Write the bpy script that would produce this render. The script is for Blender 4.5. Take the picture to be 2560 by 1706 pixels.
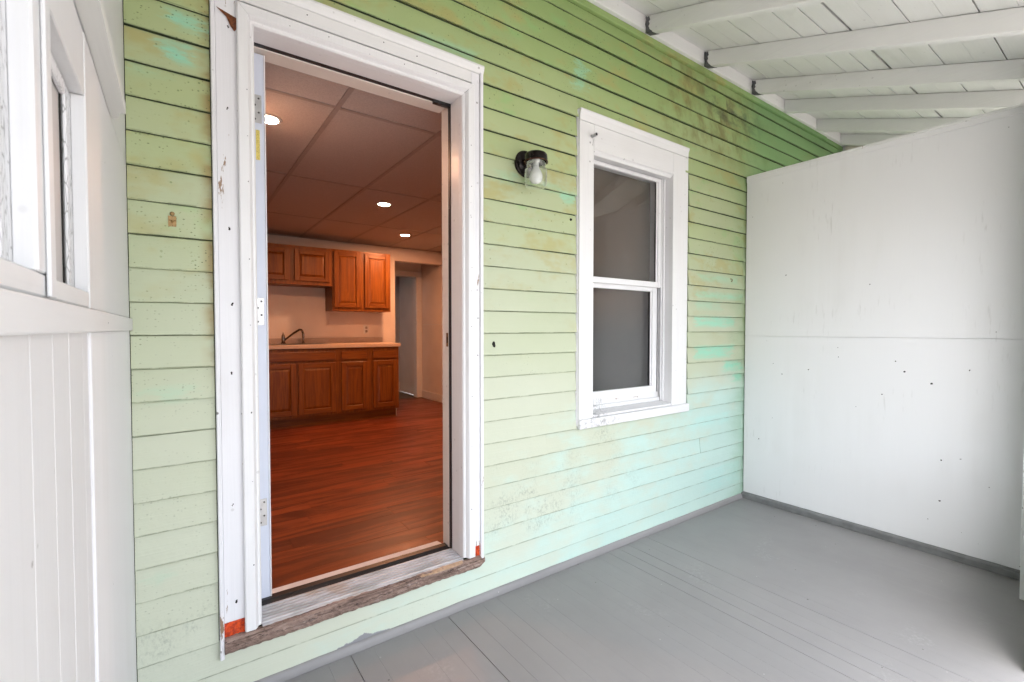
import bpy, bmesh, math, random
from mathutils import Vector, Matrix
R = math.radians
random.seed(7)
for o in list(bpy.data.objects):
    bpy.data.objects.remove(o)
SC = bpy.context.scene
COL = SC.collection

# ------------------------------------------------------------------ camera
cam_d = bpy.data.cameras.new('camera')
cam = bpy.data.objects.new('camera', cam_d)
COL.objects.link(cam)
cam.location = (-3.415, -1.825, 1.25)
cam.rotation_euler = (R(90 - 1.4735), 0, R(-35.659))
cam_d.sensor_width = 36
cam_d.lens = 16.439
cam_d.clip_start = 0.02
cam_d.clip_end = 1000
cam_d.dof.use_dof = True
cam_d.dof.focus_distance = 2.6
cam_d.dof.aperture_fstop = 9.0
SC.camera = cam
SC.render.resolution_x = 1024
SC.render.resolution_y = 682

# ------------------------------------------------------------------ sky, sun, exposure
SUN_EL, SUN_AZ = R(66), R(262)         # veiled sun out in front, to the left of the camera
world = bpy.data.worlds.new('World')
SC.world = world
world.use_nodes = True
wn = world.node_tree
wn.nodes.clear()
sky = wn.nodes.new('ShaderNodeTexSky')
sky.sky_type = 'NISHITA'
sky.sun_disc = False
sky.sun_elevation = SUN_EL
sky.sun_rotation = SUN_AZ
sky.dust_density = 4.0
sky.air_density = 1.0
hs = wn.nodes.new('ShaderNodeHueSaturation')
hs.inputs['Saturation'].default_value = 0.34
bg = wn.nodes.new('ShaderNodeBackground')
bg.inputs['Strength'].default_value = 0.15
wo = wn.nodes.new('ShaderNodeOutputWorld')
wn.links.new(sky.outputs[0], hs.inputs['Color'])
wn.links.new(hs.outputs[0], bg.inputs['Color'])
wn.links.new(bg.outputs[0], wo.inputs['Surface'])

sun_d = bpy.data.lights.new('sun', 'SUN')
sun_d.energy = 0.8
sun_d.angle = R(30)
sun_d.color = (1.0, 0.985, 0.965)
sun = bpy.data.objects.new('sun', sun_d)
COL.objects.link(sun)
sdir = Vector((-math.sin(SUN_AZ) * math.cos(SUN_EL), -math.cos(SUN_AZ) * math.cos(SUN_EL), -math.sin(SUN_EL)))
sun.rotation_euler = sdir.to_track_quat('-Z', 'Y').to_euler()
sun.location = (-8, -8, 12)

SC.view_settings.view_transform = 'Standard'
SC.view_settings.look = 'None'
SC.view_settings.gamma = 1.0
SC.view_settings.use_curve_mapping = False
SC.view_settings.exposure = 2.9
LAMP_POWER = 2.3
SC.cycles.use_denoising = True
SC.cycles.use_adaptive_sampling = True
SC.cycles.adaptive_threshold = 0.03
SC.cycles.max_bounces = 7
SC.cycles.diffuse_bounces = 3
SC.cycles.glossy_bounces = 4
SC.cycles.transmission_bounces = 8
SC.cycles.transparent_max_bounces = 8
SC.cycles.caustics_reflective = False
SC.cycles.caustics_refractive = False
SC.cycles.sample_clamp_indirect = 8

# ------------------------------------------------------------------ object helpers
WORG = {}

def _link(o, parent, origin):
    COL.objects.link(o)
    WORG[o.name] = Vector(origin)
    if parent is not None:
        o.parent = parent
        o.location = Vector(origin) - WORG[parent.name]
    else:
        o.location = origin
    return o

def thing(name, label, cat, loc=(0, 0, 0), group=None):
    o = bpy.data.objects.new(name, None)
    o.empty_display_size = 0.1
    _link(o, None, loc)
    o['label'] = label
    o['category'] = cat
    if group:
        o['group'] = group
    return o

def tag(o, label, cat, group=None):
    o['label'] = label
    o['category'] = cat
    if group:
        o['group'] = group
    return o

def structure(o):
    o['kind'] = 'structure'
    return o

def mesh_obj(name, verts, faces, mat, parent=None, smooth=False, label=None):
    """verts in world space; the object's origin is put at their middle"""
    c = Vector((0, 0, 0))
    lo = [min(v[i] for v in verts) for i in range(3)]
    hi = [max(v[i] for v in verts) for i in range(3)]
    c = Vector([(lo[i] + hi[i]) / 2 for i in range(3)])
    me = bpy.data.meshes.new(name)
    me.from_pydata([tuple(Vector(v) - c) for v in verts], [], faces)
    bm = bmesh.new()
    bm.from_mesh(me)
    bmesh.ops.recalc_face_normals(bm, faces=bm.faces)
    bm.to_mesh(me)
    bm.free()
    if smooth:
        for p in me.polygons:
            p.use_smooth = True
    me.materials.append(mat)
    o = bpy.data.objects.new(name, me)
    _link(o, parent, c)
    if label:
        o['label'] = label
    return o

def bm_obj(name, bm, mat, parent=None, smooth=False, origin=None, label=None):
    if origin is None:
        vs = [v.co for v in bm.verts]
        origin = Vector([(min(v[i] for v in vs) + max(v[i] for v in vs)) / 2 for i in range(3)])
    origin = Vector(origin)
    bmesh.ops.translate(bm, verts=bm.verts, vec=-origin)
    bmesh.ops.recalc_face_normals(bm, faces=bm.faces)
    me = bpy.data.meshes.new(name)
    bm.to_mesh(me)
    bm.free()
    if smooth:
        for p in me.polygons:
            p.use_smooth = True
    me.materials.append(mat)
    o = bpy.data.objects.new(name, me)
    _link(o, parent, origin)
    if label:
        o['label'] = label
    return o

def add_box(bm, x0, x1, y0, y1, z0, z1, bev=0.0, seg=1):
    r = bmesh.ops.create_cube(bm, size=1.0)
    vs = r['verts']
    for v in vs:
        v.co = Vector(((x0 + x1) / 2 + v.co.x * (x1 - x0), (y0 + y1) / 2 + v.co.y * (y1 - y0), (z0 + z1) / 2 + v.co.z * (z1 - z0)))
    if bev > 0:
        es = list({e for v in vs for e in v.link_edges})
        bmesh.ops.bevel(bm, geom=es, offset=bev, segments=seg, affect='EDGES', profile=0.5)

def box(name, x0, x1, y0, y1, z0, z1, mat, parent=None, bev=0.0, seg=1, label=None):
    bm = bmesh.new()
    add_box(bm, x0, x1, y0, y1, z0, z1, bev, seg)
    return bm_obj(name, bm, mat, parent, label=label)

def prism(name, pts, axis, a0, a1, mat, parent=None, smooth=False, segs=1, wob=0.0, label=None, mitre=(0, 0)):
    """closed 2-D profile swept along an axis. axis 'x': pts=(y,z); 'y': pts=(x,z); 'z': pts=(x,y)"""
    n = len(pts)
    verts, faces = [], []
    for s in range(segs + 1):
        a = a0 + (a1 - a0) * s / segs
        w1 = random.uniform(-wob, wob)
        w2 = random.uniform(-wob, wob)
        for p in pts:
            q = (p[0] + w1, p[1] + w2)
            verts.append({'x': (a, q[0], q[1]), 'y': (q[0], a, q[1]), 'z': (q[0], q[1], a)}[axis])
    for s in range(segs):
        for i in range(n):
            j = (i + 1) % n
            faces.append((s * n + i, s * n + j, (s + 1) * n + j, (s + 1) * n + i))
    faces.append(tuple(range(n)))
    faces.append(tuple(range(segs * n, segs * n + n)))
    return mesh_obj(name, verts, faces, mat, parent, smooth, label)

def lathe(bm, prof, cx, cy, cz, axis='z', n=32):
    """prof = [(r, h)] turned about an axis through (cx,cy,cz)"""
    rings = []
    for r, h in prof:
        ring = []
        for i in range(n):
            a = 2 * math.pi * i / n
            if axis == 'z':
                co = (cx + r * math.cos(a), cy + r * math.sin(a), cz + h)
            else:
                co = (cx + r * math.cos(a), cy + h, cz + r * math.sin(a))
            ring.append(bm.verts.new(co))
        rings.append(ring)
    for a, b in zip(rings, rings[1:]):
        for i in range(n):
            j = (i + 1) % n
            bm.faces.new((a[i], a[j], b[j], b[i]))
    if prof[0][0] > 1e-5:
        bm.faces.new(rings[0])
    if prof[-1][0] > 1e-5:
        bm.faces.new(rings[-1])

def tube(bm, pts, r, n=10):
    pts = [Vector(p) for p in pts]
    rr = r if isinstance(r, (list, tuple)) else [r] * len(pts)
    rings = []
    for k, p in enumerate(pts):
        d = (pts[min(k + 1, len(pts) - 1)] - pts[max(k - 1, 0)]).normalized()
        up = Vector((0, 0, 1)) if abs(d.z) < 0.9 else Vector((1, 0, 0))
        u = d.cross(up).normalized()
        v = d.cross(u).normalized()
        rings.append([bm.verts.new(p + (u * math.cos(2 * math.pi * i / n) + v * math.sin(2 * math.pi * i / n)) * rr[k]) for i in range(n)])
    for a, b in zip(rings, rings[1:]):
        for i in range(n):
            j = (i + 1) % n
            bm.faces.new((a[i], a[j], b[j], b[i]))
    bm.faces.new(rings[0])
    bm.faces.new(rings[-1])

# ------------------------------------------------------------------ material helpers
def lin(r, g, b, k=1.0):
    f = lambda c: ((c / 255 + 0.055) / 1.055) ** 2.4 if c / 255 > 0.04045 else c / 255 / 12.92
    return (f(r) * k, f(g) * k, f(b) * k, 1)

class NT:
    def __init__(self, name):
        self.mat = bpy.data.materials.new(name)
        self.mat.use_nodes = True
        self.t = self.mat.node_tree
        self.t.nodes.clear()
        self.out = self.t.nodes.new('ShaderNodeOutputMaterial')
        self.b = self.t.nodes.new('ShaderNodeBsdfPrincipled')
        self.t.links.new(self.b.outputs[0], self.out.inputs['Surface'])
        g = self.t.nodes.new('ShaderNodeNewGeometry')
        self.pos = g.outputs['Position']
        self.nor = g.outputs['Normal']
        self._sep = None
    def set(self, sock, v):
        if hasattr(v, 'is_output'):
            self.t.links.new(v, sock)
        else:
            sock.default_value = v
    def node(self, typ, ins=None, **props):
        n = self.t.nodes.new(typ)
        for k, v in props.items():
            setattr(n, k, v)
        for k, v in (ins or {}).items():
            self.set(n.inputs[k], v)
        return n
    def xyz(self):
        if self._sep is None:
            s = self.node('ShaderNodeSeparateXYZ', {0: self.pos})
            self._sep = s.outputs
        return self._sep
    def math(self, op, a, b=0.0, clamp=False):
        n = self.node('ShaderNodeMath', {0: a, 1: b}, operation=op, use_clamp=clamp)
        return n.outputs[0]
    def vscale(self, s, vec=None):
        n = self.node('ShaderNodeVectorMath', {0: vec or self.pos, 1: s}, operation='MULTIPLY')
        return n.outputs[0]
    def noise(self, scale=(1, 1, 1), detail=3, rough=0.55, off=(0, 0, 0), vec=None, dist=0.0):
        v = self.vscale(scale, vec)
        a = self.node('ShaderNodeVectorMath', {0: v, 1: off}, operation='ADD').outputs[0]
        n = self.node('ShaderNodeTexNoise', {'Vector': a, 'Scale': 1.0, 'Detail': detail, 'Roughness': rough, 'Distortion': dist})
        return n.outputs['Fac']
    def ramp(self, f, lo, hi, a=0.0, b=1.0):
        n = self.node('ShaderNodeMapRange', {'Value': f, 'From Min': lo, 'From Max': hi, 'To Min': a, 'To Max': b}, interpolation_type='SMOOTHSTEP')
        return n.outputs[0]
    def mix(self, f, a, b, mode='MIX'):
        n = self.t.nodes.new('ShaderNodeMix')
        n.data_type = 'RGBA'
        n.blend_type = mode
        self.set(n.inputs[0], f)
        self.set(n.inputs[6], a)
        self.set(n.inputs[7], b)
        return n.outputs[2]
    def specks(self, scale, thr, seed=0.0, soft=0.35, vec=None):
        """sparse round specks of uneven size: 1 inside a speck"""
        v = self.vscale((scale,) * 3 if not isinstance(scale, tuple) else scale, vec)
        a = self.node('ShaderNodeVectorMath', {0: v, 1: (seed, seed * 1.7, seed * 2.3)}, operation='ADD').outputs[0]
        n = self.node('ShaderNodeTexVoronoi', {'Vector': a, 'Scale': 1.0, 'Randomness': 1.0}, feature='F1')
        sepc = self.node('ShaderNodeSeparateColor', {0: n.outputs['Color']}).outputs
        rad = self.ramp(sepc[0], 0.35, 1.0, 0.0, thr)
        d = self.math('SUBTRACT', rad, n.outputs['Distance'])
        return self.ramp(d, 0.0, thr * soft)
    def bump(self, h, strength=0.2, dist=0.002):
        n = self.node('ShaderNodeBump', {'Height': h, 'Strength': strength, 'Distance': dist})
        self.t.links.new(n.outputs[0], self.b.inputs['Normal'])
    def done(self, color, rough=0.5, spec=0.5, metal=0.0):
        self.set(self.b.inputs['Base Color'], color)
        self.set(self.b.inputs['Roughness'], rough)
        self.set(self.b.inputs['Specular IOR Level'], spec)
        self.set(self.b.inputs['Metallic'], metal)
        return self.mat

def plain(name, col, rough=0.5, metal=0.0, spec=0.5, var=0.12, sc=30):
    m = NT(name)
    n = m.noise((sc,) * 3, 1)
    c2 = tuple(c * (1 - var * 2) for c in col[:3]) + (1,)
    return m.done(m.mix(m.ramp(n, 0.3, 0.75), col, c2), rough, spec, metal)

def white_paint(name, col=(0.80, 0.80, 0.79, 1), dirt=0.35, axis='z', speck=0.5, rough=0.45, chips=0.0, cracks=0.0, grime=(0.42, 0.41, 0.36, 1), seed=0.0, brush=0.15, grain=0.10, smudge=0.0):
    """old painted wood: blotchy grime, brush marks along the grain, dark pinholes, chipped patches"""
    m = NT(name)
    st = {'x': (0.6, 9, 9), 'y': (9, 0.6, 9), 'z': (9, 9, 0.6)}[axis]
    br = {'x': (3, 160, 160), 'y': (160, 3, 160), 'z': (160, 160, 3)}[axis]
    n1 = m.noise((1.3, 1.3, 1.3), 3, 0.6, (seed, 3, 1))
    n2 = m.noise(st, 3, 0.65, (seed, 1, 5))
    n3 = m.noise(br, 1, 0.6, (seed, 7, 2))
    g = m.math('MULTIPLY', m.ramp(n1, 0.42, 0.78), m.ramp(n2, 0.35, 0.75))
    g = m.math('MULTIPLY', g, dirt)
    c = m.mix(g, col, grime)
    c = m.mix(m.math('MULTIPLY', m.ramp(n3, 0.45, 0.8), grain), c, tuple(x * 0.72 for x in col[:3]) + (1,))
    # faint big tonal drift of the paint itself
    c = m.mix(m.ramp(n1, 0.6, 0.3, 0.0, 0.10), c, (0.72, 0.72, 0.74, 1))
    if speck:
        s = m.specks(26, 0.17, seed + 1)
        msk = m.ramp(n1, 0.42, 0.6)
        c = m.mix(m.math('MULTIPLY', m.math('MULTIPLY', s, msk), speck), c, (0.10, 0.085, 0.07, 1))
        s2 = m.specks(9, 0.045, seed + 4)
        c = m.mix(m.math('MULTIPLY', s2, min(1, speck * 1.3)), c, (0.05, 0.04, 0.035, 1))
    if smudge:
        k = m.math('MULTIPLY', m.ramp(m.noise((55, 55, 7), 3, 0.6, (seed, 6, 1)), 0.56, 0.72), m.ramp(m.noise((2.6, 2.6, 2.6), 2, 0.5, (seed, 1, 3)), 0.54, 0.66))
        c = m.mix(m.math('MULTIPLY', k, smudge), c, (0.36, 0.34, 0.31, 1))
        s3 = m.specks(13, 0.04, seed + 2)
        c = m.mix(m.math('MULTIPLY', s3, 0.75), c, (0.10, 0.07, 0.06, 1))
    h = n3
    if chips:
        ch = {'x': (4, 22, 22), 'y': (22, 4, 22), 'z': (22, 22, 4)}[axis]
        n5 = m.noise(ch, 6, 0.7, (seed + 3, 2, 8))
        k = m.ramp(n5, 0.70 - 0.06 * chips, 0.72 - 0.06 * chips)
        c = m.mix(k, c, (0.30, 0.20, 0.13, 1))
        h = m.math('SUBTRACT', h, k)
    if cracks:
        v = m.vscale((150, 150, 30) if axis == 'z' else (150, 30, 150))
        vo = m.node('ShaderNodeTexVoronoi', {'Vector': v, 'Scale': 1.0}, feature='DISTANCE_TO_EDGE')
        k = m.ramp(vo.outputs['Distance'], 0.0, 0.07, 1.0, 0.0)
        k = m.math('MULTIPLY', k, m.ramp(n2, 0.35, 0.6))
        c = m.mix(m.math('MULTIPLY', k, cracks), c, (0.08, 0.07, 0.065, 1))
        h = m.math('SUBTRACT', h, k)
    m.bump(h, brush, 0.002)
    return m.done(c, rough, 0.4)

# ------------------------------------------------------------------ materials
def patch_mask(m, x0, x1, z0, z1, edge=0.03, wob=0.05, seed=0.0):
    """a brushed-out patch of paint: a soft box in wall coordinates with a ragged edge"""
    X, Y, Z = m.xyz()
    if not hasattr(m, '_wob'):
        m._wob = m.math('SUBTRACT', m.noise((9, 9, 30), 4, 0.7, (1, 4, 2)), 0.5)
    w = m.math('MULTIPLY', m._wob, wob * 2)
    xx = m.math('ADD', X, w)
    zz = m.math('ADD', Z, m.math('MULTIPLY', w, 0.10))
    a = m.ramp(xx, x0 - edge, x0 + edge)
    b = m.ramp(xx, x1 - edge, x1 + edge, 1.0, 0.0)
    c = m.ramp(zz, z0 - edge * 0.5, z0 + edge * 0.5)
    d = m.ramp(zz, z1 - edge * 0.5, z1 + edge * 0.5, 1.0, 0.0)
    return m.math('MULTIPLY', m.math('MULTIPLY', a, b), m.math('MULTIPLY', c, d))

def make_clapboard():
    m = NT('faded_green_clapboard_paint')
    X, Y, Z = m.xyz()
    info = m.node('ShaderNodeObjectInfo').outputs['Random']
    n1 = m.noise((1.1, 1.1, 1.6), 4, 0.55)
    vb = m.node('ShaderNodeVectorMath', {0: m.pos, 1: m.node('ShaderNodeCombineXYZ', {0: m.math('MULTIPLY', info, 3.0), 1: 0.0, 2: m.math('MULTIPLY', info, 2.0)}).outputs[0]}, operation='ADD').outputs[0]
    n2 = m.noise((3.0, 3.0, 6.0), 4, 0.6, (4, 0, 2), vec=vb)
    # the paint is still green high up, chalked to pale mint low down
    f = m.math('ADD', Z, m.math('MULTIPLY', m.math('SUBTRACT', n1, 0.5), 1.0))
    f = m.math('ADD', f, m.math('MULTIPLY', m.math('SUBTRACT', info, 0.5), 0.34))
    rampn = m.node('ShaderNodeValToRGB', {0: m.math('DIVIDE', f, 3.2)})
    cr = rampn.color_ramp
    cols = [(0.03, (0.60, 0.635, 0.515)), (0.25, (0.555, 0.590, 0.455)), (0.45, (0.49, 0.54, 0.37)), (0.66, (0.435, 0.51, 0.265)), (0.85, (0.355, 0.465, 0.19)), (1.0, (0.285, 0.41, 0.14))]
    while len(cr.elements) < len(cols):
        cr.elements.new(0.5)
    for e, (p, c) in zip(cr.elements, cols):
        e.position = p
        e.color = c + (1,)
    c = rampn.outputs[0]
    # aqua underlayer towards the low right corner
    g = m.math('ADD', m.math('MULTIPLY', m.math('ADD', X, 1.75), 0.55), m.math('MULTIPLY', m.math('SUBTRACT', 0.95, Z), 0.85))
    g = m.math('ADD', g, m.math('MULTIPLY', m.math('SUBTRACT', n2, 0.5), 2.6))
    aq = m.math('MULTIPLY', m.ramp(g, 0.1, 1.15), m.ramp(Z, 0.75, 1.05, 1.0, 0.0))
    c = m.mix(m.math('MULTIPLY', aq, 0.72), c, (0.50, 0.73, 0.68, 1))
    # low left: bleached mint
    lo = m.math('MULTIPLY', m.math('MULTIPLY', m.ramp(Z, 0.05, 0.5, 1.0, 0.0), m.ramp(n1, 0.35, 0.65)), m.ramp(X, -3.0, -2.3))
    c = m.mix(m.math('MULTIPLY', lo, 0.5), c, (0.64, 0.78, 0.68, 1))
    # ochre bleeding, mostly on the upper half and on the strip left of the door
    och = m.noise((2.6, 2.6, 4.4), 4, 0.66, (9, 3, 1), vec=vb)
    hi = m.ramp(Z, 0.9, 1.9)
    c = m.mix(m.math('MULTIPLY', m.math('MULTIPLY', m.ramp(och, 0.50, 0.66), hi), 0.62), c, (0.44, 0.38, 0.135, 1))
    # ochre rim where boards meet the door casing on the left strip
    rim = m.math('MULTIPLY', m.ramp(X, -3.36, -3.315), m.ramp(X, -3.31, -3.30, 1.0, 0.0))
    rim = m.math('MULTIPLY', rim, m.math('MULTIPLY', m.ramp(m.noise((6, 6, 9), 3, 0.6, (3, 3, 3)), 0.38, 0.6), m.ramp(Z, 1.0, 1.35)))
    c = m.mix(m.math('MULTIPLY', rim, 0.8), c, (0.33, 0.22, 0.07, 1))
    # fresh green touch-up blotches
    gr = m.noise((3.5, 3.5, 7), 4, 0.6, (20, 5, 1), vec=vb)
    c = m.mix(m.math('MULTIPLY', m.math('MULTIPLY', m.ramp(gr, 0.58, 0.70), m.ramp(Z, 1.2, 2.0)), 0.45), c, (0.28, 0.53, 0.20, 1))
    teal = (0.30, 0.68, 0.50, 1)
    patches = [(-3.44, -3.345, 2.080, 2.146, 0.9), (-3.41, -3.33, 2.185, 2.25, 0.8), (-3.53, -3.44, 2.02, 2.05, 0.3),
               (-0.60, -0.13, 1.265, 1.335, 0.8), (-0.62, -0.02, 1.46, 1.50, 0.6), (-0.58, -0.1, 1.575, 1.62, 0.4), (-0.62, -0.16, 1.05, 1.135, 0.85),
               (-0.27, -0.03, 0.95, 1.02, 0.9), (-0.13, -0.03, 0.87, 0.925, 0.85), (-0.60, -0.3, 1.38, 1.44, 0.35),
               (-1.80, -1.70, 1.90, 1.955, 0.7), (-1.93, -1.80, 1.94, 1.98, 0.35), (-2.2, -2.08, 1.93, 1.99, 0.3), (-1.72, -1.64, 2.50, 2.66, 0.55),
               (-2.6, -2.3, 2.43, 2.48, 0.35), (-3.48, -3.38, 1.02, 1.07, 0.25), (-3.50, -3.44, 0.45, 0.49, 0.15), (-0.65, -0.2, 0.58, 0.66, 0.35), (-0.5, -0.05, 0.12, 0.28, 0.35)]
    brushy = m.ramp(m.noise((7, 7, 40), 4, 0.7, (3, 1, 7)), 0.30, 0.62, 0.25, 1.0)
    for i, (x0, x1, z0, z1, s) in enumerate(patches):
        c = m.mix(m.math('MULTIPLY', patch_mask(m, x0, x1, z0, z1, 0.03, 0.13, i * 3.1), m.math('MULTIPLY', brushy, s)), c, teal if z0 > 0.7 or x0 < -3 else (0.42, 0.76, 0.70, 1))
    # brown mould run-down under the roof leak
    run = m.noise((6, 6, 3.2), 4, 0.65, (1, 8, 3), vec=vb)
    st = m.math('MULTIPLY', patch_mask(m, -0.95, 0.35, 2.45, 2.95, 0.25, 0.2, 5.0), m.ramp(run, 0.42, 0.66))
    c = m.mix(m.math('MULTIPLY', st, 0.78), c, (0.20, 0.17, 0.05, 1))
    st2 = m.math('MULTIPLY', patch_mask(m, -0.5, 0.2, 2.69, 2.86, 0.12, 0.12, 7.0), m.ramp(m.noise((5, 5, 9), 4, 0.7, (4, 4, 1), vec=vb), 0.42, 0.66))
    c = m.mix(m.math('MULTIPLY', st2, 0.85), c, (0.05, 0.055, 0.03, 1))
    # far bay: less faded green coat, with its shade painted into the colour
    far = m.ramp(m.math('ADD', X, m.math('MULTIPLY', n2, 0.4)), -0.1, 0.5)
    c = m.mix(m.math('MULTIPLY', far, 0.75), c, (0.16, 0.33, 0.13, 1))
    # mildew pinpricks
    mk = m.math('ADD', m.ramp(X, -3.25, -3.35, 0.0, 0.75), m.ramp(m.noise((1.7,) * 3, 4, 0.6, (2, 2, 9)), 0.47, 0.62))
    mk = m.math('MULTIPLY', mk, m.ramp(m.noise((5, 5, 9), 2, 0.6, (6, 2, 9)), 0.36, 0.58), clamp=True)
    mk = m.math('MULTIPLY', mk, m.math('MULTIPLY', m.ramp(info, 0.1, 0.9, 0.15, 1.0), m.ramp(Z, 0.8, 1.5, 0.35, 1.0)))
    s = m.specks((105, 105, 150), 0.36, 1.0)
    c = m.mix(m.math('MULTIPLY', m.math('MULTIPLY', s, mk), 0.85), c, (0.075, 0.10, 0.035, 1))
    s2 = m.specks(38, 0.17, 3.0)
    c = m.mix(m.math('MULTIPLY', s2, m.math('MULTIPLY', m.ramp(Z, 1.2, 1.7), 0.55)), c, (0.10, 0.17, 0.05, 1))
    # smoky mould on the low boards right of the door and under the window sill
    mo = m.noise((5, 5, 7), 5, 0.7, (8, 1, 1))
    fine = m.ramp(m.noise((110, 110, 70), 4, 0.8, (1, 1, 1)), 0.44, 0.68)
    for i, (x0, x1, z0, z1, s_) in enumerate([(-2.26, -1.85, 0.26, 0.48, 0.55), (-2.0, -1.65, 0.2, 0.62, 0.3), (-1.52, -1.40, 0.60, 0.73, 0.9), (-3.5, -3.32, 0.20, 0.34, 0.6), (-1.45, -1.2, 0.2, 0.55, 0.35)]):
        k = m.math('MULTIPLY', patch_mask(m, x0, x1, z0, z1, 0.10, 0.1, i * 5.0), m.math('MULTIPLY', fine, m.ramp(mo, 0.42, 0.62)))
        c = m.mix(m.math('MULTIPLY', k, s_), c, (0.10, 0.14, 0.11, 1))
    # lap shadow line painted along the lower edge of every course, mixed with dirt
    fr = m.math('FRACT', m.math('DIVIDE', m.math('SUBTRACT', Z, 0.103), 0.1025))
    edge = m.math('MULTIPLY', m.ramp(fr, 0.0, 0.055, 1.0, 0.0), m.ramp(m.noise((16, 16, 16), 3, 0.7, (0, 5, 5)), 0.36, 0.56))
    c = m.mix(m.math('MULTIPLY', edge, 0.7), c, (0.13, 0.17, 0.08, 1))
    # grey floor paint slopped on to the lowest board
    gx = m.math('ADD', m.math('MULTIPLY', m.math('ABSOLUTE', m.math('ADD', X, 2.83)), -0.16), 0.048)
    gx = m.math('ADD', gx, m.math('MULTIPLY', m.math('SUBTRACT', m.noise((16, 1, 1), 4, 0.6), 0.5), 0.05))
    gm = m.math('MULTIPLY', m.ramp(m.math('SUBTRACT', gx, Z), -0.002, 0.002), m.ramp(X, -3.03, -3.0))
    gm = m.math('MULTIPLY', gm, m.ramp(X, -2.60, -2.56, 1.0, 0.0))
    c = m.mix(gm, c, (0.27, 0.27, 0.28, 1))
    h = m.math('ADD', m.noise((40, 40, 40), 2, 0.6), m.math('MULTIPLY', m.noise((6, 200, 200), 1, 0.6), 0.7))
    m.bump(h, 0.22, 0.002)
    return m.done(c, 0.48, 0.35)

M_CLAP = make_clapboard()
M_WHITE = white_paint('white_trim_paint', dirt=0.30, speck=0.55, chips=0.25, seed=1.0)
M_WHITE_X = white_paint('white_trim_paint_horizontal', dirt=0.30, axis='x', speck=0.5, chips=0.15, seed=5.0)
M_CASING = white_paint('peeling_white_casing_paint', (0.80, 0.80, 0.82, 1), dirt=0.35, speck=0.8, chips=1.1, seed=2.0, grime=(0.45, 0.42, 0.36, 1))
M_MOULD = white_paint('smooth_white_moulding', (0.82, 0.82, 0.82, 1), dirt=0.12, speck=0.3, seed=3.0)
M_CEIL = white_paint('porch_ceiling_paint', (0.84, 0.84, 0.82, 1), dirt=0.4, axis='x', speck=0.25, chips=0.0, seed=7.0, grime=(0.45, 0.45, 0.38, 1))
M_RAFT = white_paint('porch_rafter_paint', (0.84, 0.84, 0.82, 1), dirt=0.4, axis='y', speck=0.22, chips=0.0, seed=12.0, grime=(0.42, 0.42, 0.36, 1))
M_PANEL = white_paint('white_plywood_paint', (0.83, 0.825, 0.83, 1), dirt=0.22, axis='z', speck=0.0, chips=0.0, seed=15.0, grime=(0.52, 0.50, 0.46, 1), brush=0.05, grain=0.02, smudge=0.22)
M_LEFTW = white_paint('white_enclosure_paint', (0.70, 0.70, 0.70, 1), dirt=0.25, axis='z', speck=0.7, chips=0.2, seed=21.0)
M_CORNER = white_paint('white_corner_board_paint', (0.80, 0.80, 0.81, 1), dirt=0.2, axis='z', speck=0.6, seed=22.0)
M_LEDGE = white_paint('grey_white_ledge_paint', (0.74, 0.74, 0.71, 1), dirt=0.35, axis='y', speck=0.4, seed=23.0)
M_CRACK = white_paint('cracked_white_putty', (0.74, 0.74, 0.75, 1), dirt=0.5, axis='z', speck=0.6, cracks=0.6, seed=25.0, rough=0.65)
M_SILLW = white_paint('worn_white_sill_paint', (0.79, 0.79, 0.79, 1), dirt=0.55, axis='x', speck=0.4, chips=0.8, seed=29.0, grime=(0.30, 0.22, 0.18, 1))
def add_mould(mat):
    t = mat.node_tree
    m = NT.__new__(NT)
    m.mat, m.t, m._sep = mat, t, None
    m.b = [n for n in t.nodes if n.type == 'BSDF_PRINCIPLED'][0]
    m.pos = t.nodes.new('ShaderNodeNewGeometry').outputs['Position']
    old = m.b.inputs['Base Color'].links[0].from_socket
    X, Y, Z = m.xyz()
    f = m.math('MULTIPLY', m.ramp(X, -1.30, -1.50), m.ramp(m.noise((60, 60, 45), 4, 0.75), 0.47, 0.60))
    f = m.math('MULTIPLY', f, m.ramp(m.noise((9, 9, 30), 3, 0.6, (2, 2, 2)), 0.40, 0.58))
    m.set(m.b.inputs['Base Color'], m.mix(m.math('MULTIPLY', f, 0.5), old, (0.05, 0.045, 0.04, 1)))
add_mould(M_SILLW)
M_SILLY = white_paint('worn_white_ledge_paint', (0.71, 0.71, 0.705, 1), dirt=0.8, axis='y', speck=0.4, chips=0.6, seed=31.0, grime=(0.55, 0.42, 0.34, 1))
M_VINYL = white_paint('white_vinyl', (0.82, 0.82, 0.82, 1), dirt=0.18, speck=0.2, seed=33.0, rough=0.3, brush=0.04)
M_DARK = plain('dark_gap_wood', (0.020, 0.018, 0.015, 1), 0.9)
M_SHEATH = plain('old_green_sheathing', (0.060, 0.085, 0.042, 1), 0.9)
M_RUBBER = NT('black_rubber_weatherstrip')
_m = M_RUBBER
_s = _m.ramp(_m.noise((60, 60, 60), 5, 0.75, (2, 2, 2)), 0.66, 0.70)
_k = _m.ramp(_m.noise((7, 7, 7), 2, 0.5), 0.42, 0.6)
M_RUBBER = _m.done(_m.mix(_m.math('MULTIPLY', _s, _k), (0.012, 0.012, 0.013, 1), (0.5, 0.5, 0.5, 1)), 0.4)
M_JAMB = white_paint('painted_inner_jamb', (0.74, 0.67, 0.60, 1), dirt=0.2, speck=0.3, seed=37.0)
M_DOOR = white_paint('door_edge_paint', (0.66, 0.71, 0.82, 1), dirt=0.15, speck=0.2, seed=39.0, rough=0.35)

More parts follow.
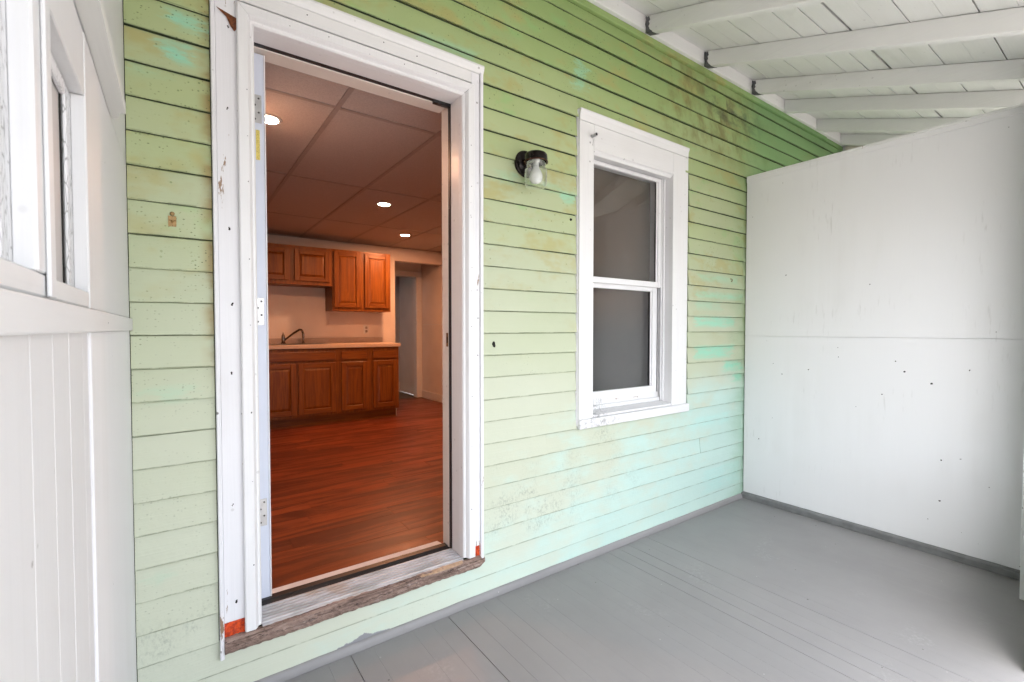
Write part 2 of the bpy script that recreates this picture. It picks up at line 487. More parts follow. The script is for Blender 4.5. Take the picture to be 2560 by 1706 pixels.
def make_floor_paint():
    m = NT('grey_porch_floor_paint')
    n1 = m.noise((1.2, 1.2, 1.2), 5, 0.6)
    n2 = m.noise((30, 2.5, 30), 4, 0.6)
    c = m.mix(m.ramp(n1, 0.3, 0.75), (0.300, 0.290, 0.286, 1), (0.262, 0.254, 0.252, 1))
    c = m.mix(m.math('MULTIPLY', m.ramp(n2, 0.5, 0.8), 0.25), c, (0.24, 0.238, 0.24, 1))
    # dusty shoe scuffs
    sc = m.math('MULTIPLY', m.ramp(m.noise((2.8, 2.8, 1), 2, 0.5, (5, 1, 0)), 0.60, 0.72), m.ramp(m.noise((60, 60, 60), 5, 0.7), 0.45, 0.7))
    c = m.mix(m.math('MULTIPLY', sc, 0.35), c, (0.46, 0.455, 0.45, 1))
    s = m.specks(16, 0.07, 2.0)
    c = m.mix(m.math('MULTIPLY', s, 0.8), c, (0.05, 0.045, 0.04, 1))
    s = m.specks(20, 0.06, 8.0)
    c = m.mix(m.math('MULTIPLY', s, 0.7), c, (0.55, 0.54, 0.52, 1))
    m.bump(m.math('ADD', m.noise((60, 6, 60), 4, 0.6), m.noise((9, 3, 9), 3, 0.5)), 0.12, 0.002)
    return m.done(c, m.ramp(n1, 0.2, 0.8, 0.36, 0.52), 0.4)
M_FLOOR = make_floor_paint()
M_STRIP = plain('dark_grey_strip_paint', (0.20, 0.20, 0.20, 1), 0.5, var=0.12, sc=20)

def make_weathered():
    m = NT('weathered_bare_wood')
    n1 = m.noise((5, 60, 60), 6, 0.7, dist=0.6)
    n2 = m.noise((14, 160, 160), 5, 0.75, (3, 3, 3), dist=1.0)
    rr = m.node('ShaderNodeValToRGB', {0: n1})
    for e, (p, c) in zip(rr.color_ramp.elements, [(0.3, (0.09, 0.062, 0.052, 1)), (0.72, (0.50, 0.37, 0.31, 1))]):
        e.position = p
        e.color = c
    e = rr.color_ramp.elements.new(0.5)
    e.color = (0.30, 0.205, 0.165, 1)
    c = m.mix(m.ramp(n2, 0.53, 0.66), rr.outputs[0], (0.018, 0.013, 0.012, 1))
    c = m.mix(m.math('MULTIPLY', m.ramp(m.noise((8, 60, 60), 4, 0.6, (9, 9, 9)), 0.58, 0.7), 0.7), c, (0.50, 0.42, 0.38, 1))
    m.bump(m.math('ADD', n1, n2), 1.0, 0.006)
    return m.done(c, 0.85, 0.2)
M_ROT = make_weathered()
M_FRESH = plain('fresh_split_wood', (0.50, 0.34, 0.22, 1), 0.7, var=0.15, sc=60)

def make_orange():
    m = NT('orange_primer_patch')
    n = m.noise((60, 60, 60), 5, 0.7)
    c = m.mix(m.ramp(n, 0.4, 0.62), (0.78, 0.085, 0.006, 1), (0.42, 0.030, 0.004, 1))
    m.bump(n, 0.9, 0.006)
    return m.done(c, 0.5)
M_ORANGE = make_orange()

def make_alu():
    m = NT('worn_aluminium')
    n = m.noise((8, 30, 30), 4, 0.6)
    c = m.mix(m.ramp(n, 0.4, 0.7), (0.56, 0.56, 0.58, 1), (0.38, 0.38, 0.38, 1))
    rust = m.math('MULTIPLY', m.ramp(m.noise((5, 5, 5), 3, 0.6, (7, 0, 0)), 0.60, 0.74), 0.5)
    c = m.mix(rust, c, (0.42, 0.28, 0.18, 1))
    return m.done(c, m.ramp(n, 0.3, 0.7, 0.45, 0.6), 0.4, 0.25)
M_ALU = make_alu()
M_STEEL = plain('brushed_steel', (0.56, 0.56, 0.56, 1), 0.38, 0.9, var=0.08)
M_SCREW = plain('dark_screw_head', (0.07, 0.065, 0.06, 1), 0.4, 0.7)
M_BRASS = plain('tarnished_brass', (0.40, 0.25, 0.10, 1), 0.45, 0.4, var=0.15, sc=80)
M_BRASSD = plain('dark_brass', (0.26, 0.12, 0.035, 1), 0.45, 0.6)
M_BRONZE = NT('oil_rubbed_bronze')
_m = M_BRONZE
_e = _m.node('ShaderNodeNewGeometry').outputs['Pointiness']
M_BRONZE = _m.done(_m.mix(_m.ramp(_e, 0.55, 0.66), (0.012, 0.008, 0.008, 1), (0.24, 0.07, 0.03, 1)), 0.25, 0.5, 0.55)
M_GREYMETAL = plain('flaked_grey_paint', (0.13, 0.13, 0.135, 1), 0.7, 0.1)
M_CHROME = plain('dark_chrome', (0.30, 0.28, 0.27, 1), 0.15, 1.0, var=0.05)
M_STICKER = NT('yellow_certification_label')
_m = M_STICKER
_X, _Y, _Z = _m.xyz()
_bars = _m.math('MULTIPLY', _m.ramp(_m.noise((900, 900, 340), 2, 0.6), 0.52, 0.60), _m.ramp(_m.noise((120, 120, 22), 1, 0.5, (4, 4, 4)), 0.45, 0.55))
M_STICKER = _m.done(_m.mix(_m.math('MULTIPLY', _bars, 0.75), (0.80, 0.66, 0.16, 1), (0.13, 0.11, 0.03, 1)), 0.4)

def make_glass(name, tint=(1, 1, 1, 1), rough=0.0):
    m = NT(name)
    m.b.inputs['Transmission Weight'].default_value = 1.0
    m.b.inputs['IOR'].default_value = 1.47
    return m.done(tint, rough, 0.5)
def make_pane(name='window_pane_glass', k=2.3, tint=(0.86, 0.87, 0.86, 1)):
    # a flat pane: mirror film over a see-through sheet, weighted by angle as real glass is
    m = NT(name)
    t = m.t
    lw = m.node('ShaderNodeLayerWeight', {'Blend': 0.5})
    fr = m.math('ADD', m.math('MULTIPLY', m.math('POWER', lw.outputs['Facing'], 4.0), 0.75), 0.045)
    tr = m.node('ShaderNodeBsdfTransparent', {'Color': tint})
    gl = m.node('ShaderNodeBsdfGlossy', {'Color': (1, 1, 1, 1), 'Roughness': 0.015})
    mx = m.node('ShaderNodeMixShader', {0: m.math('MULTIPLY', fr, k, clamp=True)})
    t.links.new(tr.outputs[0], mx.inputs[1])
    t.links.new(gl.outputs[0], mx.inputs[2])
    t.links.new(mx.outputs[0], m.out.inputs['Surface'])
    return m.mat
M_PANE = make_pane()
M_GLASS = make_pane('clear_ribbed_glass', 2.6, (0.92, 0.94, 0.92, 1))
def make_shade():
    m = NT('taupe_window_shade')
    X, Y, Z = m.xyz()
    n = m.noise((3, 3, 3), 4, 0.6)
    c = m.mix(m.ramp(Z, 1.15, 1.5), (0.062, 0.060, 0.058, 1), (0.120, 0.078, 0.052, 1))
    c = m.mix(m.math('MULTIPLY', m.ramp(n, 0.4, 0.7), 0.3), c, (0.075, 0.07, 0.065, 1))
    s = m.specks(7, 0.09, 3.3)
    c = m.mix(m.math('MULTIPLY', s, 0.6), c, (0.02, 0.02, 0.02, 1))
    return m.done(c, 0.8)
M_SHADE = make_shade()
M_FROST = white_paint('grey_painted_pane', (0.46, 0.455, 0.445, 1), dirt=0.8, axis='z', speck=0.7, seed=41.0, grime=(0.22, 0.21, 0.20, 1))
M_BULB = plain('white_bulb_glass', (0.86, 0.86, 0.84, 1), 0.2, var=0.02)

# interior
def make_oak(name, base, dark, axis='z'):
    m = NT(name)
    info = m.node('ShaderNodeObjectInfo').outputs['Random']
    off = m.node('ShaderNodeCombineXYZ', {0: m.math('MULTIPLY', info, 9), 1: 0.0, 2: m.math('MULTIPLY', info, 5)}).outputs[0]
    v = m.node('ShaderNodeVectorMath', {0: m.pos, 1: off}, operation='ADD').outputs[0]
    sc = (38, 38, 2.2) if axis == 'z' else (2.2, 38, 38)
    n = m.noise(sc, 5, 0.65, vec=v, dist=0.8)
    sc2 = (220, 220, 7) if axis == 'z' else (7, 220, 220)
    n2 = m.noise(sc2, 3, 0.6, vec=v)
    c = m.mix(m.ramp(n, 0.36, 0.66), base, dark)
    c = m.mix(m.math('MULTIPLY', m.ramp(n2, 0.55, 0.75), 0.2), c, tuple(x * 0.45 for x in dark[:3]) + (1,))
    m.bump(n2, 0.1, 0.001)
    return m.done(c, 0.38, 0.4)
M_OAK = make_oak('honey_oak', (0.265, 0.086, 0.009, 1), (0.165, 0.048, 0.006, 1))
M_OAKX = make_oak('honey_oak_horizontal', (0.265, 0.086, 0.009, 1), (0.165, 0.048, 0.006, 1), 'x')
def make_plank():
    m = NT('cherry_vinyl_plank')
    info = m.node('ShaderNodeObjectInfo').outputs['Random']
    off = m.node('ShaderNodeCombineXYZ', {0: m.math('MULTIPLY', info, 17), 1: m.math('MULTIPLY', info, 7), 2: 0.0}).outputs[0]
    v = m.node('ShaderNodeVectorMath', {0: m.pos, 1: off}, operation='ADD').outputs[0]
    n = m.noise((0.9, 7.5, 7.5), 5, 0.66, vec=v, dist=1.6)
    n2 = m.noise((7, 130, 130), 4, 0.65, vec=v)
    kn = m.noise((2.6, 9, 9), 3, 0.5, (4, 4, 4), vec=v)
    c = m.mix(m.ramp(n, 0.36, 0.62), (0.31, 0.072, 0.020, 1), (0.095, 0.020, 0.007, 1))
    c = m.mix(m.math('MULTIPLY', m.ramp(n2, 0.45, 0.7), 0.28), c, (0.06, 0.011, 0.005, 1))
    c = m.mix(m.math('MULTIPLY', m.ramp(kn, 0.66, 0.74), 0.7), c, (0.05, 0.010, 0.004, 1))
    c = m.mix(m.ramp(info, 0, 1, 0, 0.45), c, (0.11, 0.022, 0.007, 1))
    s = m.specks(14, 0.035, 6.0)
    c = m.mix(m.math('MULTIPLY', s, 0.7), c, (0.6, 0.45, 0.35, 1))
    m.bump(n2, 0.08, 0.001)
    return m.done(c, m.ramp(n, 0.3, 0.7, 0.30, 0.42), 0.45)
M_PLANK = make_plank()
M_IWALL = plain('interior_wall_paint', (0.78, 0.70, 0.64, 1), 0.6, var=0.04, sc=3)
M_TILE = plain('ceiling_tile', (0.49, 0.43, 0.40, 1), 0.8, var=0.08, sc=180)
M_TBAR = plain('ceiling_grid_metal', (0.33, 0.28, 0.255, 1), 0.5, var=0.04)
M_COUNTER = plain('beige_laminate', (0.70, 0.54, 0.42, 1), 0.3, var=0.06, sc=120)
M_SPLASH = plain('backsplash_laminate', (0.52, 0.43, 0.37, 1), 0.35, var=0.08, sc=90)
M_IWHITE = plain('interior_white_trim', (0.76, 0.74, 0.71, 1), 0.4, var=0.03)
M_HALL = plain('hall_grey_wall', (0.50, 0.54, 0.58, 1), 0.6, var=0.05, sc=4)
M_HFLOOR = plain('hall_dark_floor', (0.07, 0.075, 0.08, 1), 0.4, var=0.1)
def make_emit(name, col, strength):
    m = NT(name)
    m.b.inputs['Emission Color'].default_value = col
    m.b.inputs['Emission Strength'].default_value = strength
    return m.done((0.8, 0.8, 0.8, 1), 0.5)
M_LED = make_emit('lit_led_lens', (1.0, 0.80, 0.58, 1), 6.0)
def make_ground():
    m = NT('yard_concrete_and_gravel')
    n = m.noise((0.4, 0.4, 0.4), 5, 0.6)
    n2 = m.noise((8, 8, 8), 5, 0.7)
    c = m.mix(m.ramp(n, 0.35, 0.7), (0.36, 0.335, 0.315, 1), (0.27, 0.255, 0.24, 1))
    c = m.mix(m.math('MULTIPLY', m.ramp(n2, 0.45, 0.7), 0.35), c, (0.20, 0.19, 0.18, 1))
    return m.done(c, 0.9, 0.2)
M_GROUND = make_ground()
M_ROOFTOP = plain('asphalt_roofing', (0.06, 0.06, 0.06, 1), 0.9)

# ================================================================== the setting
# ground sheet reaching the horizon
g = structure(mesh_obj('ground', [(-300, -300, -0.55), (300, -300, -0.55), (300, 300, -0.55), (-300, 300, -0.55)], [(0, 1, 2, 3)], M_GROUND))

# porch floor: tongue-and-groove boards running out from the house
PW = 0.0835
pf = bpy.data.objects.new('porch_floor', None)
_link(pf, None, (-1.7, -1.0, 0))
structure(pf)
box('floor_joists', -3.64, 1.80, -2.02, -0.002, -0.20, -0.028, M_DARK, pf)
box('edge_board', -3.64, 1.80, -2.045, -2.022, -0.55, -0.03, M_WHITE_X, pf)
strong = {-2.903, -2.5, -1.316, -1.485, -1.155, -1.40}
edges = []
x = -0.47 + 6 * PW
while x > -3.70:
    edges.append(x)
    x -= PW
edges = sorted(edges)
edges = [e for e in edges if e < 0.0] + [0.0]
def plank(x0, x1, y0, y1):
    a = min((abs(x0 - s) for s in strong), default=1)
    gl = 0.0014 if a < 0.03 else random.choice((0.00003, 0.00005, 0.0003))
    b = min((abs(x1 - s) for s in strong), default=1)
    gr = 0.0010 if b < 0.03 else random.choice((0.00003, 0.00005, 0.0003))
    dz = random.uniform(-0.00015, 0.00015)
    bm = bmesh.new()
    add_box(bm, x0 + gl, x1 - gr, y0, y1, -0.026, dz, 0.0005 if min(a, b) < 0.03 else 0.00012)
    bm_obj('floorboard', bm, M_FLOOR, pf)
for x0, x1 in zip(edges, edges[1:]):
    plank(x0, x1, -2.03, -0.004)
x = 0.0
while x < 1.76:
    plank(x, min(x + PW, 1.78), -2.03, -0.004)
    x += PW

# ================================================================== house wall with clapboards
HW = thing('house_wall', 'pale green clapboard house wall with peeling faded paint', 'wall', (-1.0, 0, 0))
CZ0, CH = 0.103, 0.1025
# rough wall behind the boards, left open at the door and the window
DX0, DX1, DZ1 = -3.215, -2.36, 2.30
WX0, WX1, WZ0, WZ1 = -1.60, -0.86, 0.76, 2.24
for i, (x0, x1, z0, z1) in enumerate([(-3.70, DX0, -0.55, 3.30), (DX0, DX1, -0.55, 0.16), (DX0, DX1, DZ1, 3.30), (DX1, WX0, -0.55, 3.30), (WX0, WX1, -0.55, WZ0), (WX0, WX1, WZ1, 3.30), (WX1, 1.80, -0.55, 3.30)]):
    box('sheathing', x0, x1, 0.0, 0.19, z0, z1, M_SHEATH, HW)

def clapboard(x0, x1, z0, z1, proud=0.0, sag=0.0):
    """one lapped board: thick at its lower edge, thin where it slips under the next"""
    L = x1 - x0
    n = max(1, int(L / 0.10))
    t0 = 0.0165 + random.uniform(-0.0015, 0.002) + proud
    slot = 0.0020 + random.uniform(-0.0008, 0.0012)      # the old laps have opened up
    verts, faces = [], []
    ph = random.uniform(0, 6)
    for s in range(n + 1):
        x = x0 + L * s / n
        wz = 0.0011 * math.sin(x * 3.1 + ph) + random.uniform(-0.0008, 0.0008)
        wy = 0.0010 * math.sin(x * 2.3 + ph * 2) + random.uniform(-0.0005, 0.0005)
        zt = z1 - slot + random.uniform(-0.0006, 0.0006)
        prof = [(-0.0003, z0 + 0.010 + wz), (-t0 + 0.001 + wy, z0 + wz), (-t0 + wy, z0 + 0.0015 + wz), (-(t0 * 0.73) + wy * 0.7, z0 + (z1 - z0) * 0.5), (-t0 * 0.45, zt), (-0.0003, zt + 0.004)]
        verts += [(x, y, z) for y, z in prof]
    m = 6
    for s in range(n):
        for i in range(m):
            j = (i + 1) % m
            faces.append((s * m + i, s * m + j, (s + 1) * m + j, (s + 1) * m + i))
    faces.append(tuple(range(m)))
    faces.append(tuple(range(n * m, n * m + m)))
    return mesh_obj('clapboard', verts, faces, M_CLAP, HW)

JOINTS = {21: [-1.692], 22: [-1.690], 23: [0.62], 24: [-2.9], 25: [-0.35], 26: [-0.28], 20: [0.3], 27: [-0.9], 19: [1.0], 3: [-0.55], 5: [-1.9]}
for k in range(-1, 28):
    z0 = CZ0 + CH * k
    z1 = z0 + CH
    if k == -1:
        z0 = 0.006
        z1 = CZ0
    if k == 27:
        z1 = 2.935
    spans = [(-3.5285 + random.uniform(0, 0.0012), 1.742)]
    top = z1 + 0.014
    def cut(spans, a, b):
        out = []
        for s, e in spans:
            if b <= s or a >= e:
                out.append((s, e))
                continue
            if a > s:
                out.append((s, a))
            if b < e:
                out.append((b, e))
        return out
    if top > 0.24 and z0 < 2.29:
        spans = cut(spans, -3.3155, -2.2815)
    if top > 0.80 and z0 < 2.24:
        spans = cut(spans, -1.6955, -0.7005)
    spans = cut(spans, -0.0225, -0.0215) if z0 < 2.30 else spans
    for jx in JOINTS.get(k, []):
        spans = cut(spans, jx - 0.0009, jx + 0.0009)
    pr = 0.004 if k in (22, 24, 26) else 0.0
    for s, e in spans:
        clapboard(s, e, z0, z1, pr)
box('frieze_strip', -3.524, 1.36, -0.024, -0.0004, 2.9375, 2.975, M_CLAP, HW, 0.003)
box('frieze_strip', 1.3605, 1.742, -0.016, -0.0004, 2.9375, 2.975, M_CLAP, HW, 0.002)
# grey quarter-round shoe along the foot of the wall
qr = [(-0.001, 0.0006)] + [(-0.034 + 0.019 * (1 - math.cos(a)), 0.0006 + 0.031 * math.sin(a)) for a in [i * math.pi / 2 / 6 for i in range(7)]] + [(-0.001, 0.0316)]
prism('base_shoe', qr, 'x', -3.524, -0.032, M_FLOOR, HW, smooth=False, segs=40, wob=0.0008)

# ================================================================== door frame
DF = thing('door_frame', 'white door frame with peeling casing and ridged metal threshold', 'door frame', (-2.79, 0, 0.17))
LX, RX = -3.187, -2.386                     # faces of the side jambs
HZ = 2.272                                  # head jamb
# casing boards behind the brick moulding
box('casing_board', -3.300, -3.236, -0.022, -0.0002, 0.268, 2.384, M_CASING, DF, 0.0015, label='left casing board with peeling paint')
box('casing_board', -2.342, -2.301, -0.022, -0.0002, 0.262, 2.384, M_CASING, DF, 0.0015)
box('casing_board', -3.300, -2.301, -0.024, -0.0002, 2.3845, 2.402, M_WHITE_X, DF, 0.0015)
box('casing_board', -3.2358, -2.3422, -0.0235, -0.0002, 2.336, 2.384, M_WHITE_X, DF, 0.0015)
# back bands on the outer edge
box('back_band', -3.313, -3.3005, -0.030, -0.0002, 0.150, 2.405, M_CASING, DF, 0.003, 2)
box('back_band', -2.3005, -2.284, -0.031, -0.0002, 0.200, 2.405, M_CASING, DF, 0.004, 2)
prism('back_band', [(-0.001, 2.420), (-0.036, 2.420), (-0.038, 2.412), (-0.034, 2.398), (-0.027, 2.386), (-0.001, 2.386)], 'x', -3.314, -2.283, M_WHITE_X, DF)
# brick moulding, three mitred lengths
bmprof = [(0.000, 0.012), (0.001, -0.012), (0.006, -0.018), (0.012, -0.019), (0.017, -0.030), (0.022, -0.037), (0.049, -0.037), (0.053, -0.034), (0.053, 0.000)]
def mould_v(side):
    vs, fs = [], []
    n = len(bmprof)
    for u, y in bmprof:
        x = (LX - 0.0 - u) if side < 0 else (RX + u)
        vs.append((x, y, 0.2235))
    for u, y in bmprof:
        x = (LX - u) if side < 0 else (RX + u)
        vs.append((x, y, HZ + u - 0.0006))
    for i in range(n):
        j = (i + 1) % n
        fs.append((i, j, n + j, n + i))
    fs += [tuple(range(n)), tuple(range(n, 2 * n))]
    mesh_obj('brick_moulding', vs, fs, M_MOULD, DF)
mould_v(-1)
mould_v(1)
vs, fs = [], []
n = len(bmprof)
for sx in (-1, 1):
    for u, y in bmprof:
        vs.append(((LX - u + 0.0006) if sx < 0 else (RX + u - 0.0006), y, HZ + u))
for i in range(n):
    j = (i + 1) % n
    fs.append((i, j, n + j, n + i))
fs += [tuple(range(n)), tuple(range(n, 2 * n))]
mesh_obj('brick_moulding', vs, fs, M_MOULD, DF)
# jambs: outer part, black seal, inner part
box('jamb', RX, RX + 0.03, 0.0125, 0.088, 0.205, HZ, M_VINYL, DF, 0.001)
box('jamb', LX - 0.03, LX, 0.0125, 0.088, 0.205, HZ, M_VINYL, DF, 0.001)
box('jamb', LX - 0.03, RX + 0.03, 0.0125, 0.088, HZ, HZ + 0.03, M_VINYL, DF, 0.001)
box('weatherstrip', RX - 0.003, RX + 0.03, 0.0882, 0.108, 0.215, HZ - 0.0005, M_RUBBER, DF)
box('weatherstrip', LX - 0.03, RX - 0.0035, 0.0882, 0.108, HZ - 0.002, HZ + 0.03, M_RUBBER, DF)
box('weatherstrip', LX + 0.72, RX - 0.0035, 0.0884, 0.1075, HZ - 0.014, HZ - 0.0022, M_RUBBER, DF)
box('inner_jamb', RX - 0.004, RX + 0.03, 0.1082, 0.172, 0.205, HZ, M_JAMB, DF, 0.002)
box('inner_jamb', LX - 0.03, LX, 0.1082, 0.135, 0.205, HZ, M_JAMB, DF, 0.002)
box('inner_jamb', LX - 0.03, RX - 0.0062, 0.1082, 0.19, HZ - 0.006, HZ + 0.03, M_JAMB, DF, 0.002)
sp = box('strike_plate', RX - 0.0062, RX - 0.0042, 0.110, 0.128, 1.168, 1.232, M_BRASSD, DF, 0.0006)
box('latch_hole', RX - 0.0066, RX - 0.0063, 0.114, 0.123, 1.185, 1.212, M_DARK, sp)
# threshold: ridged aluminium, rubber sweep, inner plate
TH = bpy.data.objects.new('threshold', None)
_link(TH, DF, (-2.79, 0.06, 0.21))
prism('tread_plate', [(-0.020, 0.2070), (-0.020, 0.2175), (-0.017, 0.2195), (0.098, 0.2260), (0.098, 0.2070)], 'x', LX + 0.0005, RX - 0.0005, M_ALU, TH)
for i in range(6):
    yy = -0.005 + i * 0.0180
    zz = 0.2195 + (yy + 0.017) * 0.0565
    prism('ridge', [(yy - 0.0036, zz - 0.0005), (yy - 0.0028, zz + 0.0048), (yy + 0.0018, zz + 0.0050), (yy + 0.0030, zz - 0.0003)], 'x', LX + 0.001, RX - 0.001, M_ALU, TH)
prism('rubber_sweep', [(0.0985, 0.207), (0.0985, 0.2275), (0.106, 0.2315), (0.114, 0.2265), (0.122, 0.2325), (0.150, 0.2335), (0.158, 0.226), (0.158, 0.207)], 'x', LX + 0.0005, RX - 0.007, M_RUBBER, TH)
prism('inner_plate', [(0.1585, 0.188), (0.1585, 0.2205), (0.163, 0.2210), (0.228, 0.2125), (0.240, 0.203), (0.240, 0.186)], 'x', LX + 0.0005, RX - 0.007, M_VINYL, TH)
# rotten bare-wood sub-sill, rough and worn round at its right end
vs, fs = [], []
nx = 90
prof0 = [(0.0, 0.2065), (-0.018, 0.2175), (-0.028, 0.2150), (-0.034, 0.2080), (-0.036, 0.195), (-0.035, 0.182), (-0.033, 0.170), (-0.026, 0.164), (0.0, 0.163)]
m_ = len(prof0)
for s in range(nx + 1):
    x = -3.300 + (1.0215) * s / nx
    e = 1.0 if s < nx - 2 else (0.86 if s == nx - 2 else (0.7 if s == nx - 1 else 0.45))
    for i, (y, z) in enumerate(prof0):
        jit = 0.0028 if 0 < i < m_ - 1 else 0
        yy = y * (1 if e == 1 else 0.6 + 0.4 * e) + random.uniform(-jit, jit)
        zz = 0.19 + (z - 0.19) * (1 if e == 1 else e) + random.uniform(-jit, jit) * 0.5 + 0.0015 * math.sin(x * 17 + i)
        vs.append((x, yy, zz))
for s in range(nx):
    for i in range(m_):
        j = (i + 1) % m_
        fs.append((s * m_ + i, s * m_ + j, (s + 1) * m_ + j, (s + 1) * m_ + i))
fs += [tuple(range(m_)), tuple(range(nx * m_, nx * m_ + m_))]
mesh_obj('sub_sill', vs, fs, M_ROT, DF, label='rotten bare wood sill under the threshold')
mesh_obj('split_wood', [(-2.60, -0.0365, 0.2125), (-2.40, -0.0365, 0.2125), (-2.395, -0.022, 0.2195), (-2.52, -0.020, 0.2185), (-2.60, -0.022, 0.2170), (-2.53, -0.0385, 0.2085), (-2.43, -0.0385, 0.2095)], [(0, 1, 2, 3, 4), (0, 5, 6, 1)], M_FRESH, DF)
# raw orange-primed patches where the casing was cut away
bm = bmesh.new()
bmesh.ops.create_grid(bm, x_segments=14, y_segments=12, size=0.5)
def rough_patch(name, x0, x1, z0, z1, y):
    vs, fs = [], []
    a, b = 16, 14
    for i in range(b + 1):
        for j in range(a + 1):
            ed = 0.0025 if i == b else 0
            vs.append((x0 + (x1 - x0) * j / a, y + random.uniform(-0.0028, 0.0028), z0 + (z1 - z0) * i / b + random.uniform(-ed, ed)))
    for i in range(b):
        for j in range(a):
            k = i * (a + 1) + j
            fs.append((k, k + 1, k + a + 2, k + a + 1))
    o = (a + 1) * (b + 1)
    vs += [(x0, 0.0, z0), (x1, 0.0, z0), (x1, 0.0, z1), (x0, 0.0, z1)]
    fs += [(0, a, o + 1, o), (b * (a + 1), o + 3, o + 2, b * (a + 1) + a)]
    mesh_obj(name, vs, fs, M_ORANGE, DF, smooth=True)
bm.free()
rough_patch('orange_patch', -3.2995, -3.2405, 0.218, 0.268, -0.016)
rough_patch('orange_patch', -2.336, -2.3010, 0.212, 0.262, -0.017)
# split splinter hanging at the top of the left casing
mesh_obj('torn_wood', [(-3.297, -0.0235, 2.290), (-3.2365, -0.0235, 2.272), (-3.240, -0.0245, 2.236), (-3.246, -0.026, 2.226), (-3.256, -0.0255, 2.238), (-3.268, -0.0245, 2.266)], [(0, 1, 2, 3, 4, 5)], plain('torn_orange_wood', (0.20, 0.055, 0.012, 1), 0.7, var=0.3, sc=120), DF, label='torn strip of bare orange wood')
# nail and screw holes
def holes(name, pts, parent, r=0.0032, axis='y'):
    bm = bmesh.new()
    for (x, y, z) in pts:
        rr = r * random.uniform(0.6, 1.3)
        vsn = []
        for i in range(7):
            a = 2 * math.pi * i / 7
            q = rr * random.uniform(0.6, 1.25)
            co = (x + q * math.cos(a) * 0.8, y, z + q * math.sin(a)) if axis == 'y' else (x, y + q * math.cos(a) * 0.8, z + q * math.sin(a))
            vsn.append(bm.verts.new(co))
        bm.faces.new(vsn)
    return bm_obj(name, bm, M_DARK, parent)
for i, zz in enumerate((2.235, 2.352, 1.97, 1.58, 1.33, 1.10, 0.66, 0.33)):
    holes('nail_hole', [(-3.268 + random.uniform(-0.004, 0.006), -0.0226, zz), (-3.268 + random.uniform(-0.002, 0.006), -0.0226, zz + 0.004)], DF, 0.0036)
for zz in (2.05, 1.9, 1.74, 1.5, 1.28, 0.98, 0.72, 0.45):
    holes('nail_hole', [(-3.213, -0.0374, zz + random.uniform(-0.02, 0.02))], DF, 0.0022)
    holes('nail_hole', [(-2.352 + random.uniform(-0.004, 0.004), -0.0374, zz + random.uniform(-0.03, 0.03))], DF, 0.0022)
for x in (-2.95, -2.80, -2.66, -2.52, -3.08):
    holes('nail_hole', [(x, -0.0374, 2.306 + random.uniform(-0.008, 0.008))], DF, 0.0022)
for x in (-3.02, -2.74, -2.60):
    holes('nail_hole', [(x, -0.0240, 2.36 + random.uniform(-0.01, 0.01))], DF, 0.003)

# ================================================================== the door, swung in, seen on its hinge edge
D = thing('door', 'white entry door swung inward, seen on its hinge edge', 'door', (-3.157, 0.58, 0.21))
SLX0, SLX1, SY = -3.180, -3.139, 0.138
box('slab', SLX0, SLX1, SY, 0.94, 0.228, 2.262, M_DOOR, D, 0.0015)
box('edge_strip', SLX1 + 0.0002, SLX1 + 0.005, SY - 0.002, 0.94, 0.226, 2.262, M_VINYL, D, 0.001)
box('bottom_seal', SLX0, SLX1 + 0.004, SY - 0.001, 0.94, 0.2215, 0.2275, M_RUBBER, D)
for zc in (2.060, 1.315, 0.560):
    h = box('hinge', SLX0 - 0.004, SLX1 - 0.008, SY - 0.0022, SY - 0.0002, zc - 0.051, zc + 0.051, M_STEEL, D, 0.0006)
    for i, dz in enumerate((0.038, 0.013, -0.013, -0.038)):
        bm = bmesh.new()
        lathe(bm, [(0.0, -0.0012), (0.0022, -0.0012), (0.0036, 0.0)], (SLX0 + SLX1) / 2 - 0.004 + (0.007 if i % 2 == 0 else -0.005), SY - 0.0023, zc + dz, 'y', 12)
        bm_obj('screw', bm, M_SCREW, h, True)
box('sticker', SLX0 + 0.013, SLX0 + 0.026, SY - 0.0012, SY - 0.0002, 1.874, 1.983, M_STICKER, D, label='small yellow label with fine print')

# ================================================================== window
WN = thing('window', 'white double-hung window with wide painted casing in the green wall', 'window', (-1.21, 0, 0.72))
box('casing_board', -1.692, -1.587, -0.030, -0.0002, 0.768, 2.342, M_WHITE, WN, 0.002)
box('casing_board', -0.892, -0.766, -0.030, -0.0002, 0.768, 2.342, M_WHITE, WN, 0.002)
box('back_band', -0.7655, -0.718, -0.018, -0.0002, 0.752, 2.392, M_WHITE, WN, 0.004, 2)
box('back_band', -1.698, -1.6925, -0.020, -0.0002, 0.735, 2.396, M_CASING, WN, 0.001)
box('head_casing', -1.5868, -0.8922, -0.0303, -0.0002, 2.222, 2.342, M_WHITE_X, WN, 0.0015)
prism('head_cap', [(-0.001, 2.404), (-0.040, 2.400), (-0.041, 2.392), (-0.034, 2.374), (-0.032, 2.3425), (-0.001, 2.3425)], 'x', -1.692, -0.742, M_WHITE_X, WN)
prism('cove_moulding', [(-0.0300, 2.224), (-0.031, 2.210), (-0.020, 2.203), (-0.010, 2.190), (0.026, 2.190), (0.026, 2.224)], 'x', -1.5865, -0.8925, M_WHITE_X, WN)
